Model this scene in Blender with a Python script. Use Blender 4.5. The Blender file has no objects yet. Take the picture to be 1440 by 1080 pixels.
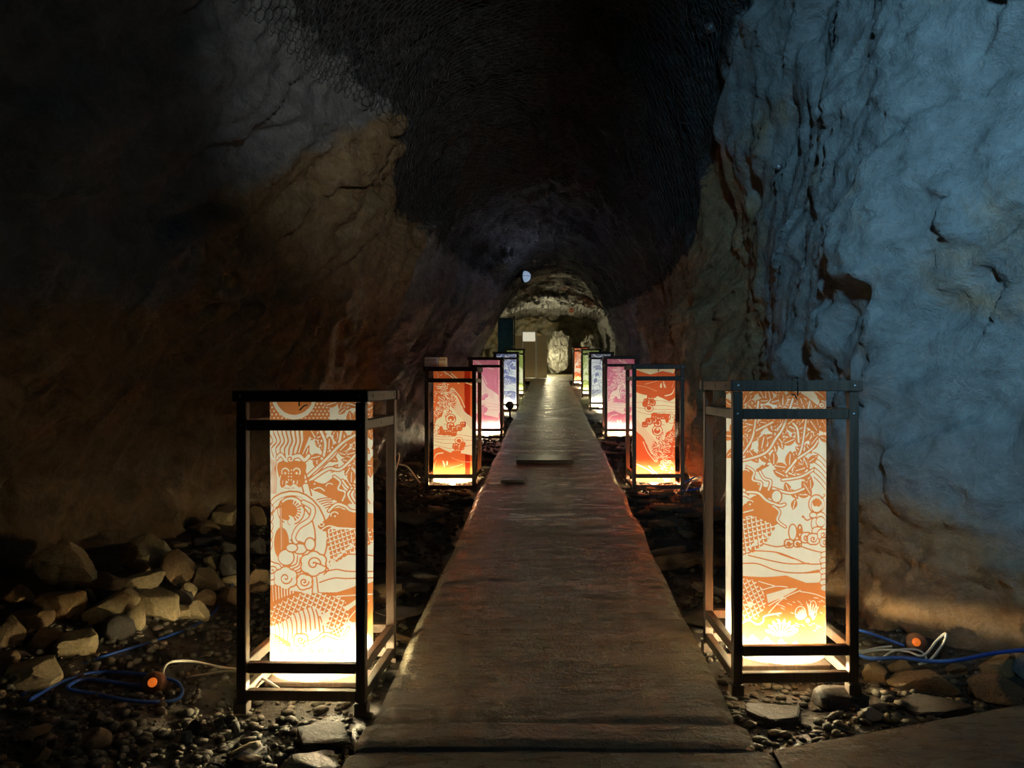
import bpy, bmesh, math, random
import numpy as np
from mathutils import Vector, Matrix

# ------------------------------------------------------------------ camera, world, big lights, exposure
F, VX, VY, H = 1080.0, 773.0, 540.0, 1.33      # focal length (px), walkway bearing (px), horizon (px), eye height (m)
SL = 60.0 / 1080                                # the tunnel floor climbs gently away from the camera
def rise(y): return SL * y
sc = bpy.context.scene
C = sc.collection
cam_d = bpy.data.cameras.new('camera'); cam = bpy.data.objects.new('camera', cam_d); C.objects.link(cam)
cam_d.sensor_fit = 'HORIZONTAL'; cam_d.sensor_width = 36.0; cam_d.lens = 36.0 * F / 1440
cam_d.shift_x = -(VX - 720) / 1440; cam_d.shift_y = -(540 - VY) / 1440
cam_d.clip_start = .05; cam_d.clip_end = 100
cam.location = (0, 0, H); cam.rotation_euler = (math.pi / 2, 0, 0)
sc.camera = cam
sc.view_settings.view_transform = 'Standard'; sc.view_settings.look = 'None'
sc.view_settings.gamma = 1; sc.view_settings.use_curve_mapping = False
sc.view_settings.exposure = 0.0
w = bpy.data.worlds.new('cave_air'); sc.world = w; w.use_nodes = True
w.node_tree.nodes['Background'].inputs[0].default_value = (.25, .32, .45, 1)
w.node_tree.nodes['Background'].inputs[1].default_value = .004
sc.cycles.max_bounces = 8; sc.cycles.diffuse_bounces = 4; sc.cycles.transmission_bounces = 6
sc.cycles.sample_clamp_indirect = 12.0

def spot(name, loc, target, power, color, size, blend, radius=.12):
    l = bpy.data.lights.new(name, 'SPOT'); l.energy = power; l.color = color
    l.spot_size = math.radians(size); l.spot_blend = blend; l.shadow_soft_size = radius
    o = bpy.data.objects.new(name, l); C.objects.link(o); o.location = loc
    o.rotation_euler = (Vector(target) - Vector(loc)).to_track_quat('-Z', 'Y').to_euler()
    return o
def point(name, loc, power, color, radius=.05):
    l = bpy.data.lights.new(name, 'POINT'); l.energy = power; l.color = color; l.shadow_soft_size = radius
    o = bpy.data.objects.new(name, l); C.objects.link(o); o.location = loc
    return o
spot('blue_floodlight', (.1, -.6, 2.9), (2.35, 3.1, 2.5), 880, (.30, .69, 1.0), 66, 1.0)
spot('grey_floodlight', (1.2, -.8, 2.3), (-1.2, 5.9, 3.45), 520, (.92, .97, .93), 27, 1.0)
point('far_chamber_lamp', (-.15, 28.5, .85 + rise(28.5)), 105, (1.0, .88, .52), .15)
point('far_booth_fill', (-.1, 23.7, 2.0 + rise(23.7)), 16, (1.0, .9, .55), .1)  # added fill without a fixture, brightens booth front, sign and roof

rng = np.random.default_rng(7); random.seed(7)

# ------------------------------------------------------------------ helpers
def lin(c):
    return tuple(((v / 255) / 12.92 if v / 255 <= .04045 else ((v / 255 + .055) / 1.055) ** 2.4) for v in c)
def at_y(px, py, Y):
    return Vector(((px - VX) / F * Y, Y, H + (VY - py) / F * Y))

class MB:
    def __init__(s): s.v = []; s.f = []
    def add(s, v, f):
        n = len(s.v); s.v += [tuple(p) for p in v]; s.f += [tuple(i + n for i in q) for q in f]
    def box(s, a, b, M=None):
        x0, y0, z0 = a; x1, y1, z1 = b
        v = [Vector(p) for p in ((x0, y0, z0), (x1, y0, z0), (x1, y1, z0), (x0, y1, z0), (x0, y0, z1), (x1, y0, z1), (x1, y1, z1), (x0, y1, z1))]
        if M: v = [M @ p for p in v]
        s.add(v, [(0, 3, 2, 1), (4, 5, 6, 7), (0, 1, 5, 4), (1, 2, 6, 5), (2, 3, 7, 6), (3, 0, 4, 7)])
    def cbox(s, a, b, c=.003):
        bm = bmesh.new(); bmesh.ops.create_cube(bm, size=1)
        for q in bm.verts: q.co = Vector([(a[i] + b[i]) / 2 + q.co[i] * (b[i] - a[i]) for i in range(3)])
        bmesh.ops.bevel(bm, geom=bm.edges[:], offset=c, segments=1, affect='EDGES')
        bm.verts.index_update()
        s.add([q.co[:] for q in bm.verts], [[q.index for q in f.verts] for f in bm.faces]); bm.free()
    def tube(s, pts, r, n=8, closed=False):
        pts = [Vector(p) for p in pts]; m = len(pts); rings = []
        up = Vector((0, 0, 1))
        for i, p in enumerate(pts):
            a = pts[(i - 1) % m] if closed or i else p; b = pts[(i + 1) % m] if closed or i < m - 1 else p
            d = (b - a); d = d.normalized() if d.length > 1e-9 else Vector((1, 0, 0))
            u = d.cross(up); u = u if u.length > .05 else d.cross(Vector((0, 1, 0))); u.normalize(); v = u.cross(d)
            rr = r[i] if isinstance(r, (list, tuple)) else r
            rings.append([p + (u * math.cos(2 * math.pi * k / n) + v * math.sin(2 * math.pi * k / n)) * rr for k in range(n)])
        vs = [q for R in rings for q in R]; fs = []
        for i in range(m if closed else m - 1):
            j = (i + 1) % m
            for k in range(n): fs.append((i * n + k, i * n + (k + 1) % n, j * n + (k + 1) % n, j * n + k))
        if not closed: fs += [tuple(range(n))[::-1], tuple((m - 1) * n + k for k in range(n))]
        s.add(vs, fs)
    def lathe(s, prof, n=16, M=None):
        vs = []; fs = []
        for r, z in prof:
            for k in range(n): 
                p = Vector((r * math.cos(2 * math.pi * k / n), r * math.sin(2 * math.pi * k / n), z)); vs.append(M @ p if M else p)
        for i in range(len(prof) - 1):
            for k in range(n): fs.append((i * n + k, i * n + (k + 1) % n, (i + 1) * n + (k + 1) % n, (i + 1) * n + k))
        fs += [tuple(range(n))[::-1], tuple((len(prof) - 1) * n + k for k in range(n))]
        s.add(vs, fs)
    def mesh(s, name, mat=None, smooth=False):
        me = bpy.data.meshes.new(name); me.from_pydata(s.v, [], s.f)
        if smooth: me.polygons.foreach_set('use_smooth', [True] * len(me.polygons))
        if mat: me.materials.append(mat)
        me.update(); return me
    def build(s, name, mat, parent=None, smooth=False):
        return obj(name, s.mesh(name, mat, smooth), parent)
def obj(name, me, parent=None):
    o = bpy.data.objects.new(name, me); C.objects.link(o)
    if parent: o.parent = parent
    return o
def tag(o, label=None, cat=None, group=None, kind=None):
    if label: o['label'] = label
    if cat: o['category'] = cat
    if group: o['group'] = group
    if kind: o['kind'] = kind
    return o
def empty(name, loc, rz=0):
    o = bpy.data.objects.new(name, None); C.objects.link(o); o.location = loc; o.rotation_euler = (0, 0, rz)
    o.empty_display_size = .1
    return o
def crom(pts, n=8, closed=False):
    P = [np.array(p, float) for p in pts]; m = len(P); out = []
    for i in range(m if closed else m - 1):
        g = (lambda k: P[k % m]) if closed else (lambda k: P[min(max(k, 0), m - 1)])
        a, b, c, d = g(i - 1), g(i), g(i + 1), g(i + 2)
        for k in range(n):
            t = k / n
            out.append(.5 * (2 * b + (c - a) * t + (2 * a - 5 * b + 4 * c - d) * t * t + (3 * b - a - 3 * c + d) * t ** 3))
    if not closed: out.append(P[-1])
    return out
def grid_mesh(name, P, mat, smooth=True, attrs=None, flip=False):
    ny, nx = P.shape[:2]; me = bpy.data.meshes.new(name)
    idx = np.arange(ny * nx).reshape(ny, nx)
    q = np.stack([idx[:-1, :-1], idx[:-1, 1:], idx[1:, 1:], idx[1:, :-1]], -1).reshape(-1, 4)
    if flip: q = q[:, ::-1]
    nf = len(q)
    me.vertices.add(ny * nx); me.vertices.foreach_set('co', P.reshape(-1).astype(np.float32))
    me.loops.add(nf * 4); me.loops.foreach_set('vertex_index', q.reshape(-1).astype(np.int32))
    me.polygons.add(nf); me.polygons.foreach_set('loop_start', np.arange(0, nf * 4, 4, dtype=np.int32))
    me.update(calc_edges=True)
    me.polygons.foreach_set('use_smooth', np.full(nf, smooth))
    for k, a in (attrs or {}).items():
        at = me.attributes.new(k, 'FLOAT', 'POINT'); at.data.foreach_set('value', a.reshape(-1).astype(np.float32))
    if mat: me.materials.append(mat)
    me.update(); return me

# numpy noise -------------------------------------------------------------
def h3(ix, iy, iz, s=0):
    n = (ix.astype(np.int64) * 374761393 + iy.astype(np.int64) * 668265263 + iz.astype(np.int64) * 2147483647 + s * 1274126177) & 0xffffffff
    n = ((n ^ (n >> 13)) * 1274126177) & 0xffffffff; n = ((n ^ (n >> 16)) * 2246822519) & 0xffffffff
    return ((n ^ (n >> 15)) & 0xffffff) / float(0xffffff)
def vn(p, s=0):
    f = np.floor(p); i = f.astype(np.int64); t = p - f; t = t * t * (3 - 2 * t); r = 0
    for a in (0, 1):
        for b in (0, 1):
            for c in (0, 1):
                wgt = (t[..., 0] if a else 1 - t[..., 0]) * (t[..., 1] if b else 1 - t[..., 1]) * (t[..., 2] if c else 1 - t[..., 2])
                r = r + wgt * h3(i[..., 0] + a, i[..., 1] + b, i[..., 2] + c, s)
    return r * 2 - 1
def fbm(p, o=4, s=0, g=.5):
    r = 0; a = 1; 
    for k in range(o): r = r + a * vn(p * 2 ** k + 17.3 * k, s + k); a *= g
    return r
def ridge(p, o=4, s=0):
    r = 0; a = 1
    for k in range(o): r = r + a * (1 - 2 * np.abs(vn(p * 2 ** k + 9.1 * k, s + k))); a *= .5
    return r
def facet(p, s=0, k=75.):
    f = np.floor(p); num = np.zeros(p.shape[:-1]); den = np.full(p.shape[:-1], 1e-9)
    for a in (-1, 0, 1):
        for b in (-1, 0, 1):
            for c in (-1, 0, 1):
                q = f + np.array([a, b, c]); i = q.astype(np.int64)
                H_ = [h3(i[..., 0], i[..., 1], i[..., 2], s + k_) for k_ in range(7)]
                d = p - (q + np.stack(H_[:3], -1)); dd = (d * d).sum(-1)
                v = (H_[3] - .5) + (d * (np.stack(H_[4:7], -1) - .5)).sum(-1) * 1.6
                w_ = np.exp(-k * dd); num += w_ * v; den += w_
    return num / den
def sst(a, b, x):
    t = np.clip((x - a) / (b - a), 0, 1); return t * t * (3 - 2 * t)

# ------------------------------------------------------------------ materials
class NT:
    def __init__(s, name):
        s.m = bpy.data.materials.new(name); s.m.use_nodes = True; s.t = s.m.node_tree; s.t.nodes.clear()
        s.out = s.n('ShaderNodeOutputMaterial')
    def n(s, t, **kw):
        q = s.t.nodes.new(t)
        for k, v in kw.items(): setattr(q, k, v)
        return q
    def l(s, a, b): s.t.links.new(a, b)
    def set(s, sock, v):
        if hasattr(v, 'is_output') or isinstance(v, bpy.types.NodeSocket): s.l(v, sock)
        else: sock.default_value = v
    def coord(s, scale=(1, 1, 1), rot=(0, 0, 0)):
        c = s.n('ShaderNodeTexCoord'); m = s.n('ShaderNodeMapping'); s.l(c.outputs['Object'], m.inputs[0])
        m.inputs['Scale'].default_value = scale; m.inputs['Rotation'].default_value = rot; return m.outputs[0]
    def noise(s, scale, detail=5, rough=.6, vec=None, dist=0):
        q = s.n('ShaderNodeTexNoise'); q.inputs['Scale'].default_value = scale; q.inputs['Detail'].default_value = detail
        q.inputs['Roughness'].default_value = rough; q.inputs['Distortion'].default_value = dist
        s.l(vec or s.coord(), q.inputs['Vector']); return q.outputs[0]
    def ramp(s, fac, *stops):
        r = s.n('ShaderNodeValToRGB'); e = r.color_ramp.elements
        while len(e) < len(stops): e.new(.5)
        for q, (p, c) in zip(e, stops): q.position = p; q.color = (*c, 1) if len(c) == 3 else c
        s.l(fac, r.inputs[0]); return r.outputs[0]
    def mix(s, fac, a, b, mode='MIX'):
        q = s.n('ShaderNodeMix', data_type='RGBA', blend_type=mode)
        s.set(q.inputs[0], fac); s.set(q.inputs[6], a if not isinstance(a, tuple) else (*a[:3], 1)); s.set(q.inputs[7], b if not isinstance(b, tuple) else (*b[:3], 1))
        return q.outputs[2]
    def math(s, op, a, b=0.0):
        q = s.n('ShaderNodeMath', operation=op); s.set(q.inputs[0], a); s.set(q.inputs[1], b); return q.outputs[0]
    def attr(s, name):
        q = s.n('ShaderNodeAttribute'); q.attribute_name = name; return q.outputs['Fac']
    def bump(s, h, strength=.5, dist=.02, nrm=None):
        b = s.n('ShaderNodeBump'); b.inputs['Strength'].default_value = strength; b.inputs['Distance'].default_value = dist
        s.l(h, b.inputs['Height'])
        if nrm: s.l(nrm, b.inputs['Normal'])
        return b.outputs[0]
    def pbr(s, col, rough=.6, nrm=None, metal=0, spec=.5, emis=None, es=0):
        b = s.n('ShaderNodeBsdfPrincipled'); s.set(b.inputs['Base Color'], col if not isinstance(col, tuple) else (*col[:3], 1))
        s.set(b.inputs['Roughness'], rough); b.inputs['Metallic'].default_value = metal; b.inputs['Specular IOR Level'].default_value = spec
        if nrm: s.l(nrm, b.inputs['Normal'])
        if emis: b.inputs['Emission Color'].default_value = (*emis, 1); b.inputs['Emission Strength'].default_value = es
        s.l(b.outputs[0], s.out.inputs[0]); return s.m
def plain(name, col, rough=.6, metal=0, spec=.5, emis=None, es=0, var=.15, scale=30):
    t = NT(name); n = t.noise(scale, 4)
    c = t.mix(n, tuple(max(0, v * (1 - var * 2)) for v in col), tuple(min(1, v * (1 + var * 2)) for v in col))
    return t.pbr(c, rough, t.bump(n, .15, .004), metal, spec, emis, es)

def rock_mat(name, grey, grey2, ochre, ochre2, use_attr=True, bump=.9, wet=(.35, .7), spec=.5):
    t = NT(name)
    n1 = t.noise(1.7, 8, .65, dist=.6); n2 = t.noise(7, 8, .7, dist=.4); n3 = t.noise(38, 6, .7)
    g = t.ramp(n2, (.3, grey), (.72, grey2)); o = t.ramp(n2, (.28, ochre), (.75, ochre2))
    if use_attr:
        f = t.attr('stain'); f = t.math('ADD', f, t.math('MULTIPLY', t.math('SUBTRACT', n1, .5), 1.1))
    else: f = n1
    fr = t.ramp(f, (.38, (0, 0, 0)), (.62, (1, 1, 1)))
    col = t.mix(fr, g, o)
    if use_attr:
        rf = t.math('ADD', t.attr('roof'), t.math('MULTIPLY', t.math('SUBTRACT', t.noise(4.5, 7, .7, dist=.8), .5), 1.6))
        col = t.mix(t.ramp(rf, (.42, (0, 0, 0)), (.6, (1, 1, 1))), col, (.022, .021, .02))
    vein = t.ramp(t.noise(3.1, 9, .75, dist=1.6), (.485, (0, 0, 0)), (.5, (.55, .55, .55)), (.515, (0, 0, 0)))
    col = t.mix(t.math('MULTIPLY', vein, .35), col, (.5, .48, .45))
    b = t.bump(n2, bump * .9, .06); b = t.bump(n3, bump * .7, .014, b)
    r = t.ramp(n1, (.3, (wet[0],) * 3), (.7, (wet[1],) * 3))
    return t.pbr(col, r, b, 0, spec)
M = {}
M['wall_left'] = rock_mat('left_rock', (.085, .083, .082), (.21, .205, .20), (.11, .064, .027), (.30, .195, .09))
M['wall_right'] = rock_mat('right_rock', (.11, .11, .108), (.25, .25, .245), (.14, .078, .034), (.38, .22, .10), wet=(.45, .75))
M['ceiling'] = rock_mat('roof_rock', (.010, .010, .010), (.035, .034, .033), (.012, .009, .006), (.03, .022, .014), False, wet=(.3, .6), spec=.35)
M['end'] = rock_mat('end_rock', (.10, .10, .085), (.30, .29, .24), (.16, .12, .05), (.34, .27, .13), False)
M['ground'] = rock_mat('rubble_bed', (.018, .015, .012), (.06, .05, .04), (.035, .022, .011), (.085, .055, .028), False)

def stone_mat(name, a, b, s=9, rough=.55):
    t = NT(name); oi = t.n('ShaderNodeObjectInfo')
    n1 = t.noise(s, 7, .65, dist=.5); n2 = t.noise(s * 7, 5, .7)
    c = t.ramp(n1, (.3, a), (.72, b))
    c = t.mix(.55, c, t.ramp(oi.outputs['Random'], (0, (.6, .6, .6)), (1, (1, 1, 1))), 'MULTIPLY')
    return t.pbr(c, rough, t.bump(n2, .5, .006, t.bump(n1, .5, .02)), 0, .5)
M['tan_stone'] = stone_mat('tan_stone', (.30, .22, .11), (.62, .50, .28))
M['brown_stone'] = stone_mat('brown_stone', (.15, .09, .042), (.36, .24, .12))
M['dark_stone'] = stone_mat('dark_stone', (.035, .03, .025), (.12, .10, .08), 12, .8)
M['orange_stone'] = stone_mat('orange_stone', (.28, .16, .06), (.54, .36, .16))
M['grey_stone'] = stone_mat('grey_stone', (.10, .10, .10), (.25, .24, .23), 12, .5)
M['pebble'] = stone_mat('pebble_gravel', (.05, .043, .034), (.17, .145, .105), 14, .72)
M['boulder'] = stone_mat('pale_boulder', (.05, .05, .045), (.42, .40, .34), 6.5, .6)

def concrete():
    t = NT('wet_concrete')
    n1 = t.noise(1.0, 8, .7, t.coord((10, 52, 1)), .9)        # trowel ridges across the walk
    n2 = t.noise(1.0, 6, .7, t.coord((3.2, 9, 1)), 1.0)
    n3 = t.noise(62, 5, .75); n4 = t.noise(2.6, 6, .65)
    c = t.ramp(n4, (.3, (.24, .215, .145)), (.7, (.46, .42, .29)))
    c = t.mix(t.ramp(n1, (.38, (.25,) * 3), (.6, (0,) * 3)), c, (.16, .14, .09))
    b = t.bump(n2, .15, .015); b = t.bump(n1, .75, .012, b); b = t.bump(n3, 1.0, .014, b)
    r = t.ramp(n2, (.35, (.16,) * 3), (.65, (.40,) * 3))
    return t.pbr(c, r, b, 0, 1.0)
M['concrete'] = concrete()

def wood():
    t = NT('dark_stained_wood')
    n = t.noise(1.0, 6, .6, t.coord((60, 60, 4)), 1.2)
    c = t.ramp(n, (.3, (.055, .038, .028)), (.7, (.11, .078, .058)))
    return t.pbr(c, .5, t.bump(n, .2, .002), 0, .4)
M['wood'] = wood()
M['black_metal'] = plain('black_metal', (.02, .02, .022), .45, .6)
M['steel'] = plain('dull_steel', (.35, .36, .38), .4, .9)
M['net'] = plain('net_wire', (.085, .088, .092), .4, .6)
M['blue_cable'] = plain('blue_cable', (.02, .085, .42), .35)
M['white_cable'] = plain('white_cable', (.75, .71, .62), .4)
M['cap'] = plain('brown_cap', (.18, .075, .04), .3)
M['pilot'] = plain('pilot_glow', (.5, .12, .02), .3, emis=(1, .2, .02), es=.55)
M['cream_panel'] = plain('beige_panel', (.62, .50, .31), .6, var=.08, scale=4)
M['white_trim'] = plain('white_trim', (.8, .8, .74), .5)
M['lit_sign'] = plain('lit_sign', (.8, .8, .7), .5, emis=(1, .96, .74), es=.55, var=.02)
M['banner'] = plain('blue_cloth', (.05, .14, .34), .8, var=.25, scale=8)
M['dome'] = plain('lamp_glass', (.55, .66, .8), .2, emis=(.5, .72, 1), es=.35, var=.05)
M['sign_white'] = plain('sign_white', (.75, .68, .55), .5)
M['sign_orange'] = plain('sign_orange', (.65, .14, .05), .5)
M['box_grey'] = plain('grey_plastic', (.6, .68, .8), .5)
M['box_yellow'] = plain('cream_plastic', (.85, .74, .45), .5)
M['tape'] = plain('dark_plate', (.012, .012, .012), .35)

def emis_mat(name, col, st):
    t = NT(name); e = t.n('ShaderNodeEmission'); e.inputs[0].default_value = (*col, 1); e.inputs[1].default_value = st
    t.l(e.outputs[0], t.out.inputs[0]); return t.m
def paper(name, ink, base=(.86, .83, .74), ink2=None):
    t = NT(name); a = t.attr('ink')
    k = t.ramp(a, (.40, (0, 0, 0)), (.60, (1, 1, 1)))
    fib = t.noise(55, 5, .7, t.coord((1, 1, .25)))
    pc = t.mix(fib, tuple(v * .88 for v in base), base)
    ic = ink
    if ink2: ic = t.mix(t.attr('overlap'), ink, ink2)
    c = t.mix(k, pc, ic)
    d = t.n('ShaderNodeBsdfDiffuse'); tr = t.n('ShaderNodeBsdfTranslucent'); mx = t.n('ShaderNodeMixShader'); mx.inputs[0].default_value = .5
    t.l(c, d.inputs[0]); t.l(c, tr.inputs[0]); t.l(d.outputs[0], mx.inputs[1]); t.l(tr.outputs[0], mx.inputs[2])
    t.l(mx.outputs[0], t.out.inputs[0]); return t.m

# ------------------------------------------------------------------ cave shell: one lofted surface cut into walls and roof
KEYS = {
 -3.0: [(-3.0,-.3),(-3.2,.7),(-3.2,1.7),(-2.9,2.8),(-2.2,3.9),(-1.2,4.6),(0,4.9),(1.4,4.7),(2.4,3.9),(2.9,2.7),(3.0,1.3),(2.9,-.3)],
  2.0: [(-2.95,-.3),(-3.05,.7),(-2.95,1.7),(-2.6,2.8),(-2.0,3.9),(-1.1,4.6),(0,4.9),(1.2,4.7),(2.2,3.9),(2.6,2.7),(2.7,1.3),(2.7,-.3)],
  3.2: [(-2.72,-.3),(-2.8,.7),(-2.65,1.7),(-2.35,2.8),(-1.8,3.8),(-1.0,4.4),(0,4.7),(1.0,4.6),(1.72,3.9),(1.92,2.8),(2.0,1.4),(1.98,-.3)],
  3.7: [(-2.6,-.3),(-2.66,.7),(-2.5,1.7),(-2.2,2.7),(-1.7,3.7),(-.95,4.3),(0,4.6),(.9,4.5),(1.42,3.8),(1.55,2.7),(1.56,1.4),(1.5,-.3)],
  5.0: [(-2.25,-.3),(-2.25,.7),(-2.08,1.6),(-1.75,2.5),(-1.38,3.4),(-.8,4.0),(0,4.3),(.7,4.1),(1.2,3.5),(1.44,2.5),(1.48,1.2),(1.46,-.3)],
  6.0: [(-2.0,-.3),(-2.0,.7),(-1.78,1.6),(-1.4,2.5),(-1.12,3.3),(-.75,3.8),(0,4.0),(.6,3.8),(1.2,2.9),(1.5,2.1),(1.56,1.1),(1.5,-.3)],
  7.0: [(-1.88,-.3),(-1.9,.7),(-1.72,1.5),(-1.5,2.2),(-1.40,2.75),(-1.0,3.4),(0,3.7),(.7,3.3),(1.2,2.2),(1.27,1.6),(1.36,.9),(1.42,-.3)],
  9.0: [(-1.7,-.3),(-1.7,.6),(-1.5,1.3),(-1.25,2.0),(-1.05,2.55),(-.6,3.0),(0,3.15),(.6,2.9),(1.2,2.05),(1.36,1.5),(1.45,.8),(1.48,-.3)],
 13.0: [(-1.5,-.3),(-1.46,.6),(-1.12,1.3),(-.78,1.9),(-.54,2.3),(-.2,2.5),(.15,2.55),(.55,2.45),(.98,1.95),(1.14,1.5),(1.28,.8),(1.38,-.3)],
 16.0: [(-1.6,-.3),(-1.6,.6),(-1.45,1.3),(-1.15,1.9),(-.8,2.3),(-.3,2.5),(.1,2.55),(.55,2.5),(1.05,2.2),(1.40,1.6),(1.48,.8),(1.5,-.3)],
 20.0: [(-2.0,-.3),(-2.0,.8),(-1.9,1.5),(-1.6,2.1),(-1.0,2.45),(-.3,2.6),(.3,2.55),(.9,2.45),(1.5,2.2),(1.75,1.5),(1.8,.8),(1.8,-.3)],
 25.0: [(-2.8,-.3),(-2.8,.8),(-2.6,1.5),(-2.1,2.1),(-1.3,2.5),(-.4,2.65),(.4,2.6),(1.1,2.5),(1.8,2.2),(2.1,1.5),(2.1,.8),(2.0,-.3)],
 31.5: [(-3.2,-.3),(-3.2,.8),(-3.0,1.5),(-2.4,2.0),(-1.5,2.25),(-.5,2.35),(.4,2.35),(1.1,2.3),(1.8,2.1),(2.2,1.5),(2.2,.8),(2.2,-.3)],
}
KY = np.array(sorted(KEYS)); KP = np.array([KEYS[k] for k in sorted(KEYS)])
def yrows():
    r = list(np.linspace(-3, 1.9, 26)); y = 2.0
    while y < 31.5: r.append(y); y += max(.016, .0068 * y)
    return np.array(r + [31.5])
YR = yrows()
NT_ = [0, 4, 8, 11]; NS = [270, 190, 270]
tt = np.concatenate([np.linspace(0, 4, NS[0] + 1), np.linspace(4, 8, NS[1] + 1)[1:], np.linspace(8, 11, NS[2] + 1)[1:]])
def sect(t):
    i = np.clip(np.floor(t).astype(int), 0, 10); u = (t - i)[None, :, None]
    g = lambda k: KP[:, np.clip(k, 0, 11)]
    a, b, c, d = g(i - 1), g(i), g(i + 1), g(i + 2)
    return .5 * (2 * b + (c - a) * u + (2 * a - 5 * b + 4 * c - d) * u ** 2 + (3 * b - a - 3 * c + d) * u ** 3)
S = sect(tt)                                            # key rows x t x 2
L = np.zeros((len(YR), len(tt), 3)); L[..., 1] = YR[:, None]
for k, y in enumerate(YR):
    j = min(max(np.searchsorted(KY, y) - 1, 0), len(KY) - 2); u = (y - KY[j]) / (KY[j + 1] - KY[j]); u = u * .5 + .5 * u * u * (3 - 2 * u)
    q = S[j] * (1 - u) + S[j + 1] * u; L[k, :, 0] = q[:, 0]; L[k, :, 2] = q[:, 1]
dS = np.gradient(L, axis=1); nrm = np.stack([dS[..., 2], np.zeros(dS.shape[:2]), -dS[..., 0]], -1)   # points into the cave
nrm /= np.linalg.norm(nrm, axis=-1, keepdims=True) + 1e-9
def strata(p, left):
    s = 1 if left else -1; a = math.radians(52)
    u = p[..., 1] * math.cos(a) * s + p[..., 2] * math.sin(a); v = -p[..., 1] * math.sin(a) * s + p[..., 2] * math.cos(a)
    return np.stack([p[..., 0], u * .45, v * 1.5], -1)
def disp(p, left):
    q = strata(p, left); wob = np.stack([vn(p * 1.3, 3), vn(p * 1.3, 4), vn(p * 1.3, 5)], -1) * .25
    q = q + wob
    d = fbm(p * .8, 3, 11) * .10 + facet(q * 1.5, 21) * .17 + ridge(q * 2.0, 3, 31) * .035
    d += facet(q * 4.2 + wob * 2, 41) * .06 + fbm(p * 7, 4, 51, .6) * .016 + facet(q * 10 + wob * 3, 61, 40.) * .026
    return d
il, ir = NS[0], NS[0] + NS[1]; half = (il + ir) // 2
D = np.concatenate([disp(L[:, :half], True), disp(L[:, half:], False)], 1)
amp = np.interp(YR, [-3, 7, 10, 14, 20, 32], [1, 1, .75, .5, .8, 1.1])[:, None]
L[..., 2] += SL * L[..., 1]
P = L + nrm * (D * amp)[..., None]
# ochre stain: clay coats the low wall and a diagonal seam on the left; grey face above it
def stain_left(p):
    X, Y, Z = p[..., 0], p[..., 1], p[..., 2] - SL * p[..., 1]
    seam = Z - (.72 * (Y - 3.0) + .9)                      # diagonal seam line on the wall
    s = .85 - sst(-.15, .55, seam) * .95
    s = s - .75 * sst(7.0, 8.4, Y) + .25 * np.exp(-((Z - .3) / .5) ** 2)
    s = s - .8 * np.exp(-(((Y - 4.2) / .35) ** 2 + ((Z - 1.75) / .25) ** 2))
    return s
def stain_right(p):
    X, Y, Z = p[..., 0], p[..., 1], p[..., 2] - SL * p[..., 1]
    s = .2 + .75 * sst(.95, .25, Z) + .95 * sst(5.4, 6.3, Y) * sst(11, 9.5, Y)
    return s + .28 * fbm(p * 1.1, 3, 77)
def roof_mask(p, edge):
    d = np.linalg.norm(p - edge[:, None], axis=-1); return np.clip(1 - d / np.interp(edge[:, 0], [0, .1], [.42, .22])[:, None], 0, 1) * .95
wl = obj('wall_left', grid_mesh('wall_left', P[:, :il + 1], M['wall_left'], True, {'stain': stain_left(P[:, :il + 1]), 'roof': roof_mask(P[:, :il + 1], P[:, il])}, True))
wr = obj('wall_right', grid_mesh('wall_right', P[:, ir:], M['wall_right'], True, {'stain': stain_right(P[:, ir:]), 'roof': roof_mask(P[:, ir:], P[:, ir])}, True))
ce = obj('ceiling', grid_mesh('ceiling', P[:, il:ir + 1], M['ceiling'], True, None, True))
tag(wl, 'rough cave wall on the left, grey rock above with ochre clay below', 'wall', kind='structure')
tag(wr, 'blue-lit fractured grey cave wall on the right', 'wall', kind='structure')
tag(ce, 'black netted cave roof arching over the walkway', 'ceiling', kind='structure')
# end wall of the far chamber
gx, gz = np.meshgrid(np.linspace(-3.6, 2.8, 130), np.linspace(-.4 + rise(31), 2.9 + rise(31), 80))
E = np.stack([gx, 31.1 + 0 * gx, gz], -1)
E[..., 1] -= facet(E * 1.3, 5) * .5 + facet(E * 3.5, 8) * .18 + fbm(E * 3, 4, 9) * .08
we = tag(obj('wall_end', grid_mesh('wall_end', E, M['end'])), 'yellow-lit rock wall closing the far end of the tunnel', 'wall', kind='structure')

# ------------------------------------------------------------------ ground, walkway
def ground_np(x, y):
    p = np.stack([x, y, 0 * x], -1)
    z = -.045 + fbm(p * 2.5, 3, 91) * .022 + fbm(p * 11, 2, 95) * .008
    z = z + .22 * sst(-1.35, -2.6, x) * sst(9, 5.5, y) * sst(1.2, 2.8, y) + .06 * sst(1.3, 2.1, x) * sst(6, 4, y)
    return z + SL * y
def gz_at(x, y): return float(ground_np(np.array([x]), np.array([y]))[0])
gxr = np.linspace(-3.4, 3.2, 230); gyr = np.concatenate([np.linspace(-3, 2, 12)[:-1], 2 * np.exp(np.linspace(0, math.log(31.5 / 2), 330))])
X, Y = np.meshgrid(gxr, gyr); G = np.stack([X, Y, ground_np(X, Y)], -1)
fl = tag(obj('floor', grid_mesh('floor', G, M['ground'])), 'dark damp rubble bed of the cave floor', 'floor', kind='structure')

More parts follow.
